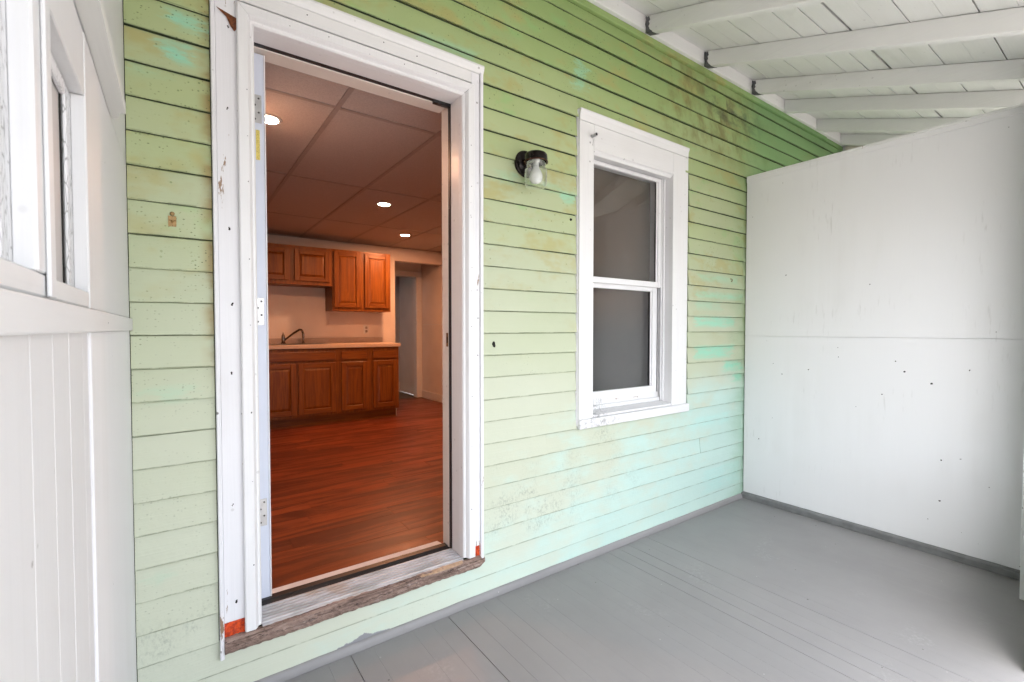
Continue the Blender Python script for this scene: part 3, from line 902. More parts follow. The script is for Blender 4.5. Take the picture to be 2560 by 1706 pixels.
# frame inside the opening
box('side_jamb', -0.8916, -0.862, -0.004, 0.145, 0.768, 2.2215, M_VINYL, WN)
box('side_jamb', -1.600, -1.5875, -0.004, 0.145, 0.768, 2.2215, M_VINYL, WN)
box('head_jamb', -1.587, -0.892, 0.0265, 0.145, 2.198, 2.2215, M_VINYL, WN)
for (a, b, y0, y1) in ((-0.904, -0.8918, 0.028, 0.038), (-0.912, -0.8918, 0.040, 0.046), (-0.904, -0.8918, 0.068, 0.074), (-1.5872, -1.566, 0.040, 0.046)):
    box('track', a, b, y0, y1, 0.792, 2.1975, M_VINYL, WN, 0.001)
def sash(x0, x1, z0, z1, y0, y1, st, rt, rb, panename):
    s = bpy.data.objects.new('sash', None)
    _link(s, WN, ((x0 + x1) / 2, y0, z0))
    box('stile', x0, x0 + st, y0, y1, z0, z1, M_VINYL, s, 0.003, 2)
    box('stile', x1 - st, x1, y0, y1, z0, z1, M_VINYL, s, 0.003, 2)
    box('top_rail', x0 + st + 0.0003, x1 - st - 0.0003, y0 + 0.0006, y1, z1 - rt, z1 - 0.0003, M_VINYL, s, 0.003, 2)
    box('bottom_rail', x0 + st + 0.0003, x1 - st - 0.0003, y0 + 0.0006, y1, z0 + 0.0003, z0 + rb, M_VINYL, s, 0.003, 2)
    gx0, gx1, gz0, gz1 = x0 + st, x1 - st, z0 + rb, z1 - rt
    box('glazing_bead', gx1 - 0.012, gx1 - 0.0002, y0 + 0.008, y1 - 0.004, gz0 + 0.0004, gz1 - 0.0004, M_VINYL, s, 0.002)
    ym = (y0 + y1) / 2 + 0.004
    mesh_obj(panename, [(gx0 - 0.002, ym, gz0 - 0.002), (gx1 - 0.0118, ym, gz0 - 0.002), (gx1 - 0.0118, ym, gz1 + 0.002), (gx0 - 0.002, ym, gz1 + 0.002)], [(0, 1, 2, 3)], M_PANE, s)
    box('gasket', gx1 - 0.0185, gx1 - 0.0122, y0 + 0.010, y1 - 0.006, gz0 + 0.0004, gz1 - 0.0004, M_RUBBER, s)
    return s
sash(-1.565, -0.9045, 1.512, 2.196, 0.0465, 0.067, 0.030, 0.024, 0.034, 'pane')
s2 = sash(-1.562, -0.914, 0.794, 1.516, 0.0685, 0.092, 0.044, 0.030, 0.096, 'pane')
# stepped face of the lower sash's bottom rail
box('sill_track', -1.565, -0.905, 0.050, 0.066, 0.792, 0.815, M_SILLW, WN, 0.002)
box('sill_track', -1.565, -0.905, 0.0663, 0.0683, 0.792, 0.850, M_SILLW, WN, 0.0005)
lk = box('sash_lock', -1.265, -1.185, 0.070, 0.088, 1.5165, 1.527, M_STEEL, WN, 0.003)
box('lock_lever', -1.245, -1.205, 0.066, 0.080, 1.5275, 1.537, M_STEEL, lk, 0.003)
# sloping stool and front apron
prism('stool', [(0.0495, 0.770), (0.0495, 0.792), (-0.012, 0.783), (-0.024, 0.781), (-0.024, 0.7690)], 'x', -1.5868, -0.8922, M_SILLW, WN)
box('apron', -1.692, -0.716, -0.038, -0.0002, 0.717, 0.7675, M_SILLW, WN, 0.003, 2, label='mould-stained window sill apron')
# drawn shade behind the glass
box('shade', -1.585, -0.885, 0.150, 0.154, 0.770, 2.220, M_SHADE, WN)
# short metal tube left in the head casing, with a twist of wire
tb = thing('metal_tube', 'short cut metal tube sticking out of the white window head casing', 'tube', (-1.607, -0.03, 2.275))
bm = bmesh.new()
tube(bm, [(-1.603, -0.0305, 2.274), (-1.612, -0.072, 2.270)], 0.0085, 16)
bm_obj('tube_body', bm, M_STEEL, tb, True)
bm = bmesh.new()
lathe(bm, [(0.0, 0), (0.0066, 0)], -1.6122, -0.0727, 2.270, 'y', 14)
bm_obj('bore', bm, M_DARK, tb)
bm = bmesh.new()
tube(bm, [(-1.602, -0.034, 2.266), (-1.600, -0.038, 2.250), (-1.603, -0.036, 2.232), (-1.605, -0.034, 2.224)], 0.0009, 6)
bm_obj('wire', bm, M_STEEL, tb, True)

# ================================================================== porch lamp
PL = thing('wall_lamp', 'dark bronze jar lamp with ribbed glass on green siding beside the door', 'lamp', (-2.036, -0.012, 2.043))
LCX, LCY = -2.040, -0.100
bm = bmesh.new()
lathe(bm, [(0.0640, 0.0), (0.0640, -0.006), (0.060, -0.012), (0.0545, -0.0145), (0.053, -0.0135), (0.046, -0.0205), (0.030, -0.0265), (0.020, -0.029), (0.0, -0.029)], -2.036, -0.0115, 2.043, 'y', 48)
bm_obj('back_plate', bm, M_BRONZE, PL, True)
bm = bmesh.new()
tube(bm, [(-2.036, -0.034, 2.046), (-2.037, -0.060, 2.050), (-2.039, -0.085, 2.052)], [0.021, 0.018, 0.018], 16)
bm_obj('arm', bm, M_BRONZE, PL, True)
bm = bmesh.new()
lathe(bm, [(0.0, 0.0395), (0.030, 0.0385), (0.046, 0.034), (0.0525, 0.026), (0.0545, 0.012), (0.0545, -0.002), (0.0570, -0.004), (0.0570, -0.008), (0.050, -0.008), (0.049, 0.02), (0.0, 0.022)], LCX, LCY, 2.034, 'z', 48)
bm_obj('cap', bm, M_BRONZE, PL, True)
bm = bmesh.new()
prof = [(0.046, 0.0)]
for i in range(4):
    prof += [(0.0460, -0.004 - i * 0.007), (0.0510, -0.006 - i * 0.007), (0.0460, -0.009 - i * 0.007)]
prof += [(0.052, -0.033), (0.0565, -0.040)]
for i in range(8):
    prof += [(0.0585, -0.044 - i * 0.008), (0.0552, -0.048 - i * 0.008)]
prof += [(0.0565, -0.108), (0.053, -0.119), (0.046, -0.125), (0.030, -0.128), (0.0, -0.1285)]
inner = [(max(r - 0.0028, 0.0), h + (0.0028 if h < -0.12 else 0)) for r, h in reversed(prof)]
lathe(bm, [(r * 0.92, h * 0.96) for r, h in prof], LCX, LCY, 2.030, 'z', 48)
bm_obj('glass_jar', bm, M_GLASS, PL, True)
bm = bmesh.new()
lathe(bm, [(0.0, 0.0), (0.0135, 0.0), (0.014, -0.018), (0.016, -0.028), (0.024, -0.042), (0.0295, -0.056), (0.031, -0.068), (0.0285, -0.082), (0.021, -0.093), (0.010, -0.0985), (0.0, -0.0995)], LCX, LCY, 2.028, 'z', 32)
bm_obj('bulb', bm, M_BULB, PL, True)
bm = bmesh.new()
lathe(bm, [(0.0, 0.02), (0.018, 0.02), (0.018, -0.002), (0.0, -0.002)], LCX, LCY, 2.031, 'z', 24)
bm_obj('socket', bm, M_BULB, PL, True)

# ================================================================== small things on the siding
LA = thing('latch_plate', 'small tarnished brass latch plate screwed to the siding left of the door', 'latch', (-3.42, -0.012, 1.567))
bm = bmesh.new()
add_box(bm, -3.431, -3.410, -0.0150, -0.0125, 1.5670, 1.6025, 0.0006)
bm_obj('plate', bm, M_BRASS, LA)
bm = bmesh.new()
lathe(bm, [(0.0, -0.003), (0.003, -0.003), (0.0062, -0.0015), (0.0062, 0.0)], -3.4200, -0.0125, 1.6095, 'y', 20)
bm_obj('tab', bm, M_BRASS, LA, True)
mesh_obj('keeper', [(-3.427, -0.0152, 1.590), (-3.4135, -0.0152, 1.590), (-3.4205, -0.0152, 1.577), (-3.4205, -0.0225, 1.588)], [(0, 1, 3), (1, 2, 3), (2, 0, 3)], M_BRASS, LA)
bm = bmesh.new()
for (x, z, w, hh) in ((-3.4262, 1.5885, 0.0045, 0.0020), (-3.4145, 1.588, 0.0045, 0.0020), (-3.4205, 1.5990, 0.0022, 0.0018), (-3.4205, 1.5715, 0.0022, 0.0018)):
    add_box(bm, x - w / 2, x + w / 2, -0.0153, -0.01505, z - hh / 2, z + hh / 2)
bm_obj('slot', bm, M_DARK, LA)

HK = thing('wall_hook', 'small rusty hook screwed into the siding near the white partition', 'hook', (-0.19, -0.012, 1.597))
bm = bmesh.new()
tube(bm, [(-0.190, -0.006, 1.606), (-0.190, -0.020, 1.606), (-0.190, -0.025, 1.600), (-0.190, -0.024, 1.592), (-0.190, -0.018, 1.588), (-0.190, -0.016, 1.592)], 0.0022, 8)
bm_obj('hook_wire', bm, M_BRASSD, HK, True)
bm = bmesh.new()
lathe(bm, [(0.0055, 0.0), (0.0055, -0.002), (0.0, -0.003)], -0.19, -0.0085, 1.606, 'y', 14)
bm_obj('screw_plate', bm, M_BRASS, HK, True)

def blob(name, label, cat, x, y, z, rx, ry, rz, mat, tail=0.0):
    bm = bmesh.new()
    bmesh.ops.create_icosphere(bm, subdivisions=3, radius=1.0)
    for v in bm.verts:
        q = 1 + random.uniform(-0.22, 0.22)
        v.co = Vector((x + v.co.x * rx * q + tail * max(0, -v.co.z) * rx, y + v.co.y * ry * q, z + v.co.z * rz * q))
    return tag(bm_obj(name, bm, mat), label, cat)
blob('insect_nest', 'dark crusty insect nest on the siding just right of the door casing', 'nest', -2.220, -0.0135, 1.178, 0.0085, 0.004, 0.0135, plain('dark_crust', (0.035, 0.035, 0.028, 1), 0.9, var=0.4, sc=300), 0.5)
blob('stub_fastener', 'small black broken fastener stub in the siding left of the window', 'fastener', -1.738, -0.013, 1.819, 0.0055, 0.006, 0.0065, M_DARK)

# ================================================================== partition on the right
PT = thing('partition', 'tall white plywood partition with a level top and one long seam', 'partition', (0, -0.7, 0))
box('lower_panel', 0.0, 0.020, -1.52, -0.0215, 0.002, 1.1985, M_PANEL, PT, 0.0008)
box('upper_panel', -0.0004, 0.020, -1.52, -0.0215, 1.1997, 2.3465, M_PANEL, PT, 0.0008)
box('frame_backing', 0.0205, 0.058, -1.52, -0.0215, 0.002, 2.344, M_WHITE, PT)
box('top_trim', -0.0075, 0.062, -1.52, -0.0215, 2.347, 2.3635, M_WHITE, PT, 0.0015)
box('edge_trim', -0.0065, -0.0006, -1.52, -0.0215, 2.318, 2.3468, M_PANEL, PT, 0.001)
prism('base_strip', [(-0.0008, 0.0008), (-0.030, 0.0008), (-0.031, 0.034), (-0.024, 0.040), (-0.0008, 0.043)], 'y', -1.50, -0.0215, M_STRIP, PT, segs=30, wob=0.0007)
for k in range(7):
    holes('nail_hole', [(-0.0012, random.uniform(-1.3, -0.1), random.uniform(0.2, 1.15))], PT, 0.004, 'x')
for (yy, zz, r_) in ((-0.955, 1.003, 0.006), (-1.075, 0.945, 0.007), (-0.85, 0.86, 0.004), (-0.78, 1.52, 0.003), (-0.30, 1.62, 0.003), (-1.12, 0.30, 0.004), (-0.45, 0.98, 0.003), (-1.2, 0.55, 0.003)):
    holes('paint_chip', [(-0.0012, yy, zz), (-0.0012, yy - 0.004, zz + 0.001)], PT, r_, 'x')

# end post that closes the porch corner
PO = thing('corner_post', 'white boxed porch post at the far right edge', 'post', (-0.12, -1.53, 0))
box('post_shaft', -0.276, 0.03, -1.60, -1.462, 0.004, 2.42, M_WHITE, PO, 0.004, 2)
# unseen solid half wall, added beside the post to shade the floor corner
KW = thing('unseen_knee_wall', 'unseen low white boarded half wall added beside the post to shade the porch corner', 'wall', (-0.6, -1.57, 0))
for i in range(5):
    x0 = -0.9285 + 0.13 * i
    box('unseen_board', x0, x0 + 0.128, -1.585, -1.555, 0.004, 0.60, M_WHITE, KW, 0.002)
box('top_rail', -0.93, -0.277, -1.60, -1.545, 0.6005, 0.635, M_WHITE_X, KW, 0.004)

# ================================================================== porch roof
PR = thing('porch_roof', 'white painted porch roof underside with exposed rafters and boards', 'roof', (-0.9, -1.0, 2.7))
SL = 0.349
ZC = 3.072                                   # underside of the boards at the wall
def roofz(y):
    return ZC + SL * y
box('ledger', -3.62, 1.74, -0.044, -0.0006, 2.9755, 3.20, M_CEIL, PR, 0.003)
rafters = [-3.56, -2.98, -2.37, -1.775, -1.190, -0.600, 0.002, 0.502, 1.085, 1.60]
RW_, RD = 0.041, 0.098
Y0, Y1 = -0.0472, -2.06
for i, xr in enumerate(rafters):
    dx = random.uniform(-0.004, 0.004)
    vs = []
    n = 16
    for s in range(n + 1):
        y = Y0 + (Y1 - Y0) * s / n
        wz = random.uniform(-0.0012, 0.0012)
        wx = random.uniform(-0.001, 0.001) + dx * s / n
        zt = roofz(y) - 0.0026
        zb = roofz(y) - RD + wz
        vs += [(xr + wx, y, zt), (xr + wx, y, zb + 0.003), (xr + wx + 0.003, y, zb), (xr + RW_ + wx - 0.003, y, zb), (xr + RW_ + wx, y, zb + 0.003), (xr + RW_ + wx, y, zt)]
    fs = []
    m_ = 6
    for s in range(n):
        for a in range(m_):
            b = (a + 1) % m_
            fs.append((s * m_ + a, s * m_ + b, (s + 1) * m_ + b, (s + 1) * m_ + a))
    fs += [tuple(range(m_)), tuple(range(n * m_, n * m_ + m_))]
    rf = mesh_obj('rafter', vs, fs, M_RAFT, PR)
    if i in (4, 5, 6):
        # flaked grey strap left on the rafter's foot
        xa = xr - 0.0022
        z_ = lambda y, d: roofz(y) - RD + d
        side = [(-0.047, 0.088), (-0.053, 0.092), (-0.060, 0.086), (-0.071, 0.090), (-0.078, 0.070), (-0.068, 0.060), (-0.074, 0.046), (-0.066, 0.034), (-0.075, 0.016), (-0.092, 0.002), (-0.092, -0.003), (-0.047, -0.003), (-0.049, 0.03), (-0.046, 0.05), (-0.050, 0.07)]
        vs = [(xa, y + random.uniform(-0.002, 0.002), z_(y, d)) for y, d in side] + [(xa + 0.0016, y, z_(y, d)) for y, d in side]
        k = len(side)
        fs = [tuple(range(k)), tuple(range(k, 2 * k))] + [(a, (a + 1) % k, k + (a + 1) % k, k + a) for a in range(k)]
        st_ = mesh_obj('metal_strap', vs, fs, M_GREYMETAL, PR)
        vs = [(xa, -0.047, z_(-0.047, -0.0022)), (xa, -0.092, z_(-0.092, -0.0022)), (xr + RW_ * 0.75, -0.100, z_(-0.100, -0.0022)), (xr + RW_, -0.112, z_(-0.112, -0.0022)), (xr + RW_, -0.047, z_(-0.047, -0.0022))]
        vs += [(a, b, c + 0.0014) for a, b, c in vs]
        fs = [(0, 1, 2, 3, 4), (5, 6, 7, 8, 9)] + [(a, (a + 1) % 5, 5 + (a + 1) % 5, 5 + a) for a in range(5)]
        mesh_obj('strap_foot', vs, fs, M_GREYMETAL, st_)
# boards laid along the house across the rafters
seams = [-0.0446, -0.170, -0.285, -0.400, -0.519, -0.637, -0.755, -0.863, -0.980, -1.100, -1.220, -1.336, -1.453, -1.570, -1.687, -1.804, -1.921, -2.06]
gapw = {3: 0.0065, 5: 0.0045, 6: 0.0050, 7: 0.0135, 9: 0.0050, 11: 0.0055, 1: 0.005, 13: 0.006}
for k, (ya, yb) in enumerate(zip(seams, seams[1:])):
    ga = gapw.get(k, 0.0010) / 2
    gb = gapw.get(k + 1, 0.0010) / 2
    cuts = [-3.62] + sorted(random.sample([r + RW_ / 2 for r in rafters[1:-1]], 2)) + [1.74]
    for xa, xb in zip(cuts, cuts[1:]):
        y0, y1 = yb + gb, ya - ga
        dz = random.uniform(0, 0.0015)
        zb0, zb1 = roofz(y0) + dz, roofz(y1) + dz
        vs = [(xa + 0.001, y0, zb0), (xb - 0.001, y0, zb0), (xb - 0.001, y1, zb1), (xa + 0.001, y1, zb1)]
        vs += [(a, b, c + 0.018) for a, b, c in vs]
        mesh_obj('roof_board', vs, [(0, 1, 2, 3), (4, 5, 6, 7), (0, 1, 5, 4), (1, 2, 6, 5), (2, 3, 7, 6), (3, 0, 4, 7)], M_CEIL, PR)
vs = [(-3.9, -0.0006, roofz(0) + 0.024), (2.1, -0.0006, roofz(0) + 0.024), (2.1, -2.12, roofz(-2.12) + 0.024), (-3.9, -2.12, roofz(-2.12) + 0.024)]
vs += [(a, b, c + 0.03) for a, b, c in vs]
mesh_obj('roofing', vs, [(0, 1, 2, 3), (4, 5, 6, 7), (0, 1, 5, 4), (1, 2, 6, 5), (2, 3, 7, 6), (3, 0, 4, 7)], M_ROOFTOP, PR)
box('porch_beam', -3.62, 1.74, -2.02, -1.90, 2.20, roofz(-1.96) - RD - 0.03, M_WHITE_X, PR, 0.004)
# painted filler at the ledger ends of the bays
box('gable_board', 1.745, 1.77, -2.02, -0.002, 2.0, 3.20, M_CEIL, PR)

# end wall of the neighbouring bay
EW = thing('end_wall', 'cream boarded end wall beyond the partition under the roof', 'wall', (1.76, -1.0, 0))
M_CREAM = white_paint('cream_wall_paint', (0.72, 0.68, 0.58, 1), dirt=0.5, speck=0.4, seed=51.0)
for i in range(8):
    y0 = -0.01 - i * 0.25
    box('wall_board', 1.705, 1.7445, y0 - 0.248, y0, 0.004, 2.60, M_CREAM, EW, 0.002)
for i in range(3):
    y0 = -0.046 - i * 0.25
    box('upper_board', 1.712, 1.7445, y0 - 0.248, y0, 2.602, roofz(y0 - 0.248) - 0.01, M_CREAM, EW, 0.002)

# ================================================================== white enclosure wall on the left
LW = thing('enclosure_wall', 'white boarded enclosure wall with small recessed windows along the left edge', 'wall', (-3.56, -0.9, 0))
FX = -3.530
box('backing', -3.64, -3.5622, -2.0, -0.001, 0.004, 3.0, M_DARK, LW)
box('corner_board', -3.5620, FX, -0.790, -0.002, 0.004, 1.2445, M_CORNER, LW, 0.0008)
for (ya, yb) in ((-0.792, -0.842), (-0.842, -0.955), (-0.955, -1.009), (-1.009, -1.060), (-1.060, -1.165), (-1.165, -1.266), (-1.266, -1.41), (-1.41, -1.60), (-1.60, -1.80), (-1.80, -2.0)):
    box('vertical_board', -3.5620, FX - 0.0045 + random.uniform(-0.0004, 0.0004), yb + 0.0002, ya - 0.0002, 0.004, 1.2447, M_LEFTW, LW, 0.0003)
box('ledge', -3.5620, FX + 0.0085, -2.0, -0.018, 1.2450, 1.2815, M_SILLY, LW, 0.0025, 2, label='worn white window ledge with bare patches')
box('bottom_rail', -3.5620, FX - 0.001, -2.0, -0.7902, 1.2845, 1.3100, M_SILLY, LW, 0.002)
box('field_board', -3.5620, FX, -0.790, -0.002, 1.2835, 1.7345, M_LEFTW, LW, 0.0015)
box('mullion', -3.5620, FX, -1.143, -1.056, 1.3105, 2.30, M_LEFTW, LW, 0.0015)
box('batten', FX + 0.0003, FX + 0.0045, -1.112, -1.085, 1.2850, 2.30, M_LEFTW, LW, 0.0012)
box('top_rail', -3.5620, FX - 0.0012, -1.0555, -0.7905, 1.6300, 1.7343, M_LEFTW, LW, 0.0015)
LEDGE = [(-3.5300, -2.0), (-3.5005, -2.0), (-3.5005, -0.4460), (-3.5012, -0.4440), (-3.5125, -0.4430), (-3.5135, -0.4180), (-3.5170, -0.4080), (-3.5220, -0.4040), (-3.5270, -0.4080), (-3.5300, -0.4200)]
prism('drip_ledge', LEDGE, 'z', 1.7360, 1.7600, M_LEDGE, LW, label='projecting white drip ledge with rounded end')
box('field_board', -3.5620, FX, -1.0555, -0.002, 1.7366, 1.8990, M_LEFTW, LW, 0.001)
box('upper_field', -3.5620, FX, -1.0555, -0.002, 1.9000, 3.00, M_LEFTW, LW, 0.001)
box('upper_field', -3.5620, FX, -2.0, -1.1435, 1.96, 3.00, M_LEFTW, LW, 0.001)
# recessed lights: painted pane, cracked putty, stop
for nm, ya, yb, zt in (('a', -1.056, -0.790, 1.630), ('b', -2.0, -1.143, 1.96)):
    lwn = bpy.data.objects.new('small_window', None)
    _link(lwn, LW, (FX - 0.02, (ya + yb) / 2, 1.31))
    box('pane', -3.5600, -3.5560, ya, yb - 0.001, 1.3105, zt - 0.001, M_FROST, lwn)
    box('putty', -3.5555, -3.5485, yb - 0.040, yb - 0.0005, 1.3105, zt - 0.001, M_CRACK, lwn, 0.003)
    box('crack', -3.5557, -3.5540, yb - 0.0455, yb - 0.0402, 1.3105, zt - 0.001, M_DARK, lwn)
    box('putty', -3.5555, -3.5480, ya + 0.001, yb - 0.047, zt - 0.022, zt - 0.0012, M_CRACK, lwn, 0.002)
    box('reveal', -3.5484, FX - 0.0012, yb - 0.0042, yb - 0.0004, 1.3108, zt - 0.0012, M_LEFTW, lwn, 0.001)
holes('nail_hole', [(FX + 0.0087, -0.64, 1.262)], LW, 0.0035, 'x')
for k in range(10):
    holes('nail_hole', [(FX + 0.0003, random.uniform(-0.75, -0.05), random.choice((random.uniform(0.2, 1.2), random.uniform(1.3, 1.7))))], LW, 0.0018, 'x')

# ================================================================== kitchen seen through the door
FZ = 0.185
KF = bpy.data.objects.new('kitchen_floor', None)
_link(KF, None, (-2.8, 2.2, FZ))
structure(KF)
box('subfloor', -5.2, -0.30, 0.20, 4.95, 0.02, FZ - 0.006, M_DARK, KF)
PLW, PLL = 0.125, 1.18
proto = None
row = 0
y = 0.2405
while y < 4.93:
    x = -5.1 - random.uniform(0, 1.0)
    y1 = min(y + PLW, 4.94)
    while x < -0.32:
        a, b = max(x, -5.18), min(x + PLL, -0.312)
        if b - a > 0.02:
            bm = bmesh.new()
            add_box(bm, a + 0.0004, b - 0.0004, y + 0.0004, y1 - 0.0004, FZ - 0.0055, FZ + random.uniform(-0.0002, 0.0002), 0.0006)
            bm_obj('floor_plank', bm, M_PLANK, KF)
        x += PLL
    y += PLW
# walls
def swall(name, *a, mat=M_IWALL):
    return structure(box(name, *a, mat))
swall('kitchen_wall_back', -5.2, -1.02, 4.21, 4.33, FZ + 0.0005, 2.60)
swall('kitchen_wall_header', -1.0198, -0.312, 4.211, 4.331, 2.168, 2.60)
swall('kitchen_wall_right', -0.310, -0.19, 0.20, 5.9, FZ + 0.0005, 2.60)
swall('kitchen_wall_left', -5.32, -5.201, 0.20, 6.0, FZ - 0.1, 2.60)
fw = bpy.data.objects.new('kitchen_wall_front', None)
_link(fw, None, (-2.8, 0.2, 0))
structure(fw)
for (x0, x1, z0, z1) in ((-5.2, DX0 + 0.0, FZ, 2.60), (DX0, DX1, 2.302, 2.60), (DX1, -1.60, FZ, 2.60), (-1.60, -0.86, FZ, 0.76), (-1.60, -0.86, 2.24, 2.60), (-0.86, -0.311, FZ, 2.60)):
    box('plaster', x0 + 0.0002, x1 - 0.0002, 0.1902, 0.2150, z0 + 0.0006, z1, M_IWALL, fw)
swall('recess_ceiling', -1.019, -0.312, 4.332, 5.9, 2.34, 2.60)
# the deep wall with a cased doorway and the grey hall behind
swall('recess_wall_left', -1.25, -1.0205, 4.332, 4.92, FZ + 0.0005, 2.60)
swall('recess_wall_deep', -1.25, -0.311, 4.92, 5.00, 2.05, 2.60)
swall('hall_wall_back', -2.5, -0.312, 5.80, 5.90, FZ - 0.05, 2.60, mat=M_HALL)
swall('hall_wall_left', -2.6, -2.5, 4.92, 5.90, FZ - 0.05, 2.08, mat=M_HALL)
swall('hall_wall_front', -2.5, -1.252, 4.92, 5.00, FZ - 0.05, 2.60, mat=M_HALL)
swall('hall_ceiling', -2.6, -1.02, 4.332, 5.9, 2.345, 2.60, mat=M_IWALL)
swall('hall_floor', -2.5, -0.311, 4.951, 5.80, 0.02, FZ - 0.001, mat=M_HFLOOR)
DC = thing('inner_doorway', 'pale cased doorway in the deep recess right of the kitchen', 'doorway', (-0.7, 4.91, FZ))
box('side_casing', -0.400, -0.313, 4.900, 4.9195, FZ + 0.001, 2.050, M_IWHITE, DC, 0.003)
box('head_casing', -1.019, -0.313, 4.898, 4.9195, 2.0505, 2.130, M_IWHITE, DC, 0.003)
box('side_jamb', -0.400, -0.312, 4.9197, 5.02, FZ + 0.001, 2.049, M_IWHITE, DC, 0.002)
BB = thing('baseboard', 'white baseboard along the grey hall wall', 'baseboard', (-1.3, 5.79, FZ))
box('baseboard_run', -2.49, -0.313, 5.783, 5.799, FZ, FZ + 0.16, M_IWHITE, BB, 0.003)
B2 = thing('baseboard', 'white baseboard along the right wall of the recess', 'baseboard', (-0.32, 4.3, FZ))
box('baseboard_run', -0.326, -0.3105, 0.23, 4.895, FZ + 0.001, FZ + 0.115, M_IWHITE, B2, 0.003)
box('chair_rail', -0.3145, -0.3105, 0.23, 4.895, 1.312, 1.320, M_IWHITE, B2)
# suspended ceiling
KC = bpy.data.objects.new('kitchen_ceiling', None)
_link(KC, None, (-2.8, 2.2, 2.345))
structure(KC)
box('deck', -5.2, -0.311, 0.2152, 4.2095, 2.375, 2.60, M_DARK, KC)
gx = [-5.2] + [-2.75 + 0.548 * i for i in range(-4, 5)]
gx = [g_ for g_ in gx if g_ < -0.35] + [-0.311]
gy = [0.2155, 0.585, 1.822, 3.090, 4.2095]
for a, b in zip(gx, gx[1:]):
    for c, d in zip(gy, gy[1:]):
        box('ceiling_tile', a + 0.003, b - 0.003, c + 0.003, d - 0.003, 2.347 + random.uniform(0, 0.001), 2.362, M_TILE, KC)
for a in gx[1:-1]:
    box('grid_bar', a - 0.012, a + 0.012, 0.2156, 4.2094, 2.3435, 2.3466, M_TBAR, KC)
for c in gy[1:-1]:
    for a, b in zip(gx, gx[1:]):
        box('grid_bar', a + 0.0122, b - 0.0122, c - 0.012, c + 0.012, 2.3437, 2.3466, M_TBAR, KC)
box('edge_angle', -5.2, -0.311, 4.188, 4.2093, 2.3400, 2.3433, M_TBAR, KC)

def downlight(x, y, label, k=1.0):
    t = thing('recessed_light', label, 'light', (x, y, 2.343), 'lit recessed ceiling lights')
    bm = bmesh.new()
    lathe(bm, [(0.049, -0.002), (0.056, -0.0045), (0.063, -0.002), (0.066, 0.0)], x, y, 2.3434, 'z', 32)
    bm_obj('trim_ring', bm, M_IWHITE, t, True)
    bm = bmesh.new()
    lathe(bm, [(0.0, 0.0), (0.0485, 0.0)], x, y, 2.3405, 'z', 32)
    bm_obj('lens', bm, M_LED, t)
    ld = bpy.data.lights.new('downlight', 'AREA')
    ld.shape = 'DISK'
    ld.size = 0.094
    ld.energy = LAMP_POWER * k
    ld.color = (1.0, 0.42, 0.19)
    lo = bpy.data.objects.new('downlight', ld)
    _link(lo, t, (x, y, 2.338))
downlight(-3.010, 0.922, 'lit recessed ceiling light half hidden by the open door edge', 0.5)
downlight(-1.918, 2.185, 'large lit recessed ceiling light in the middle of the kitchen ceiling', 1.4)
downlight(-1.233, 3.354, 'small far lit recessed ceiling light above the cabinets', 1.5)

# ------------------------------------------------------------------ cabinets
def cab_door(parent, x0, x1, z0, z1, yf, name='cabinet_door'):
    o = bpy.data.objects.new(name, None)
    _link(o, parent, ((x0 + x1) / 2, yf, z0))
    fr = 0.052
    t = 0.019
    box('stile', x0, x0 + fr, yf - t, yf - 0.0004, z0, z1, M_OAK, o, 0.003)
    box('stile', x1 - fr, x1, yf - t, yf - 0.0004, z0, z1, M_OAK, o, 0.003)
    box('rail', x0 + fr + 0.0002, x1 - fr - 0.0002, yf - t + 0.0004, yf - 0.0004, z1 - fr, z1 - 0.0002, M_OAKX, o, 0.003)
    box('rail', x0 + fr + 0.0002, x1 - fr - 0.0002, yf - t + 0.0004, yf - 0.0004, z0 + 0.0002, z0 + fr, M_OAKX, o, 0.003)
    bm = bmesh.new()
    a0, a1, c0, c1 = x0 + fr, x1 - fr, z0 + fr, z1 - fr
    outer = [(a0, yf - 0.006, c0), (a1, yf - 0.006, c0), (a1, yf - 0.006, c1), (a0, yf - 0.006, c1)]
    b_ = 0.026
    inn = [(a0 + b_, yf - 0.0155, c0 + b_), (a1 - b_, yf - 0.0155, c0 + b_), (a1 - b_, yf - 0.0155, c1 - b_), (a0 + b_, yf - 0.0155, c1 - b_)]
    mesh_obj('raised_panel', outer + inn, [(0, 1, 5, 4), (1, 2, 6, 5), (2, 3, 7, 6), (3, 0, 4, 7), (4, 5, 6, 7)], M_OAK, o)
    bm.free()
    return o
BC = thing('base_cabinet', 'honey oak kitchen base cabinets with raised panel doors under the counter', 'cabinet', (-2.3, 3.9, FZ))
YF = 3.60
box('carcass', -3.45, -1.222, YF, 4.205, 0.290, 1.036, M_OAK, BC, 0.001)
box('toe_kick', -3.45, -1.236, 3.665, 4.20, FZ + 0.001, 0.2895, M_OAKX, BC)
box('scribe_strip', -1.2355, -1.229, 3.655, 3.664, FZ + 0.002, 0.285, M_IWHITE, BC)
for a, b in ((-3.30, -2.92), (-2.752, -2.382), (-2.358, -1.968), (-1.905, -1.614), (-1.542, -1.247)):
    cab_door(BC, a, b, 0.322, 0.876, YF)
for a, b in ((-3.30, -2.92), (-2.752, -1.968), (-1.905, -1.614), (-1.542, -1.247)):
    box('drawer_front', a, b, YF - 0.019, YF - 0.0004, 0.902, 1.000, M_OAKX, BC, 0.005, 2)
CT = thing('countertop', 'beige laminate countertop with low backsplash and sink', 'countertop', (-2.3, 3.9, 1.04))
box('counter_slab', -3.47, -1.205, 3.572, 4.2085, 1.0370, 1.0780, M_COUNTER, CT, 0.004, 2)
box('backsplash', -3.47, -1.205, 4.186, 4.2085, 1.0785, 1.140, M_SPLASH, CT, 0.003)
sk = box('sink_rim', -2.62, -1.99, 3.64, 4.10, 1.0782, 1.0815, M_STEEL, CT, 0.001)
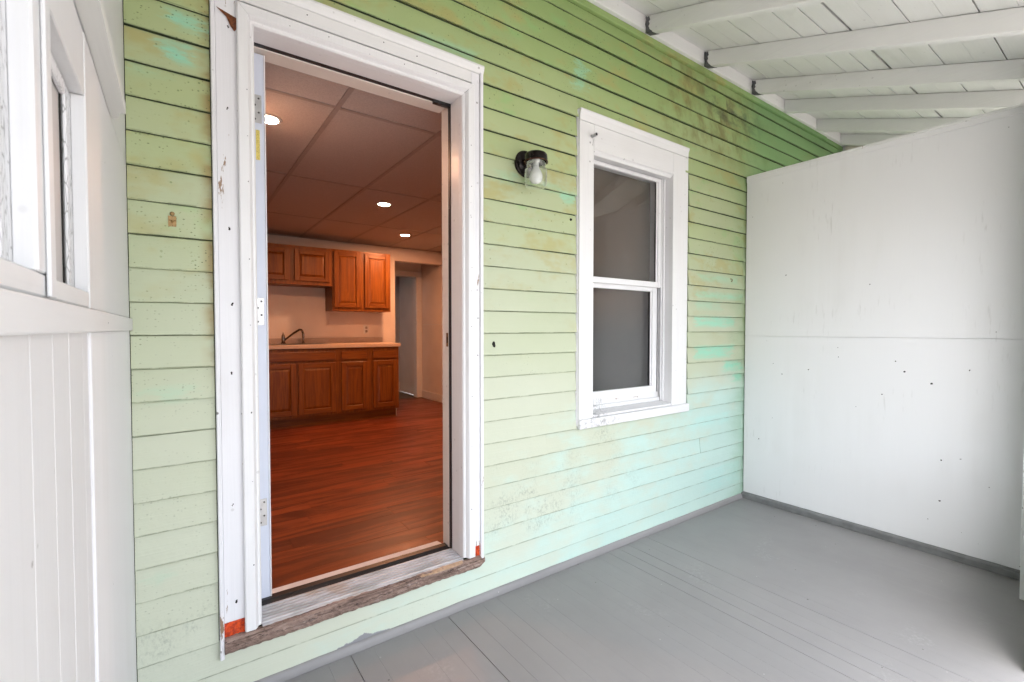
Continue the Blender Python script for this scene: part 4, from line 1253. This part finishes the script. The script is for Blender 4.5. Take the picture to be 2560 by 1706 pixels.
box('sink_bowl', -2.59, -2.02, 3.67, 4.02, 1.0816, 1.0818, M_SCREW, sk)
FA = thing('faucet', 'dark chrome kitchen faucet with raised spout and side sprayer', 'faucet', (-2.42, 4.07, 1.082))
bm = bmesh.new()
lathe(bm, [(0.026, 0.0), (0.026, 0.012), (0.021, 0.016), (0.019, 0.055), (0.021, 0.07), (0.017, 0.095), (0.009, 0.108), (0.006, 0.128), (0.0, 0.130)], -2.420, 4.065, 1.0818, 'z', 20)
bm_obj('body', bm, M_CHROME, FA, True)
bm = bmesh.new()
tube(bm, [(-2.412, 4.06, 1.118), (-2.37, 4.03, 1.158), (-2.32, 4.00, 1.205), (-2.275, 3.97, 1.238), (-2.25, 3.955, 1.240), (-2.238, 3.947, 1.225), (-2.236, 3.945, 1.205)], [0.011, 0.011, 0.011, 0.011, 0.011, 0.0125, 0.012], 12)
bm_obj('spout', bm, M_CHROME, FA, True)
bm = bmesh.new()
lathe(bm, [(0.020, 0.0), (0.020, 0.010), (0.013, 0.016), (0.012, 0.06), (0.016, 0.08), (0.015, 0.115), (0.008, 0.128), (0.0, 0.129)], -2.205, 4.065, 1.0818, 'z', 18)
bm_obj('sprayer', bm, M_CHROME, FA, True)
WC = thing('wall_cabinet', 'tall honey oak wall cabinet with two doors beside the recess', 'cabinet', (-1.56, 4.05, 1.466), 'oak wall cabinets')
box('carcass', -1.918, -1.207, 3.892, 4.2085, 1.466, 2.192, M_OAK, WC, 0.001)
cab_door(WC, -1.899, -1.590, 1.508, 2.168, 3.892)
cab_door(WC, -1.537, -1.225, 1.508, 2.168, 3.892)
W2 = thing('wall_cabinet', 'short honey oak wall cabinet above the sink', 'cabinet', (-2.5, 4.05, 1.755), 'oak wall cabinets')
box('carcass', -3.45, -1.9185, 3.890, 4.2085, 1.752, 2.190, M_OAK, W2, 0.001)
for a, b in ((-3.30, -2.83), (-2.775, -2.383), (-2.328, -1.950)):
    cab_door(W2, a, b, 1.795, 2.150, 3.890)
OT = thing('outlet', 'white wall outlet above the counter backsplash', 'outlet', (-1.414, 4.209, 1.19))
box('cover_plate', -1.449, -1.379, 4.2035, 4.2095, 1.187, 1.302, M_IWHITE, OT, 0.002)
for zc in (1.222, 1.267):
    rc = box('receptacle', -1.428, -1.400, 4.2018, 4.2033, zc - 0.015, zc + 0.015, M_TBAR, OT, 0.004)
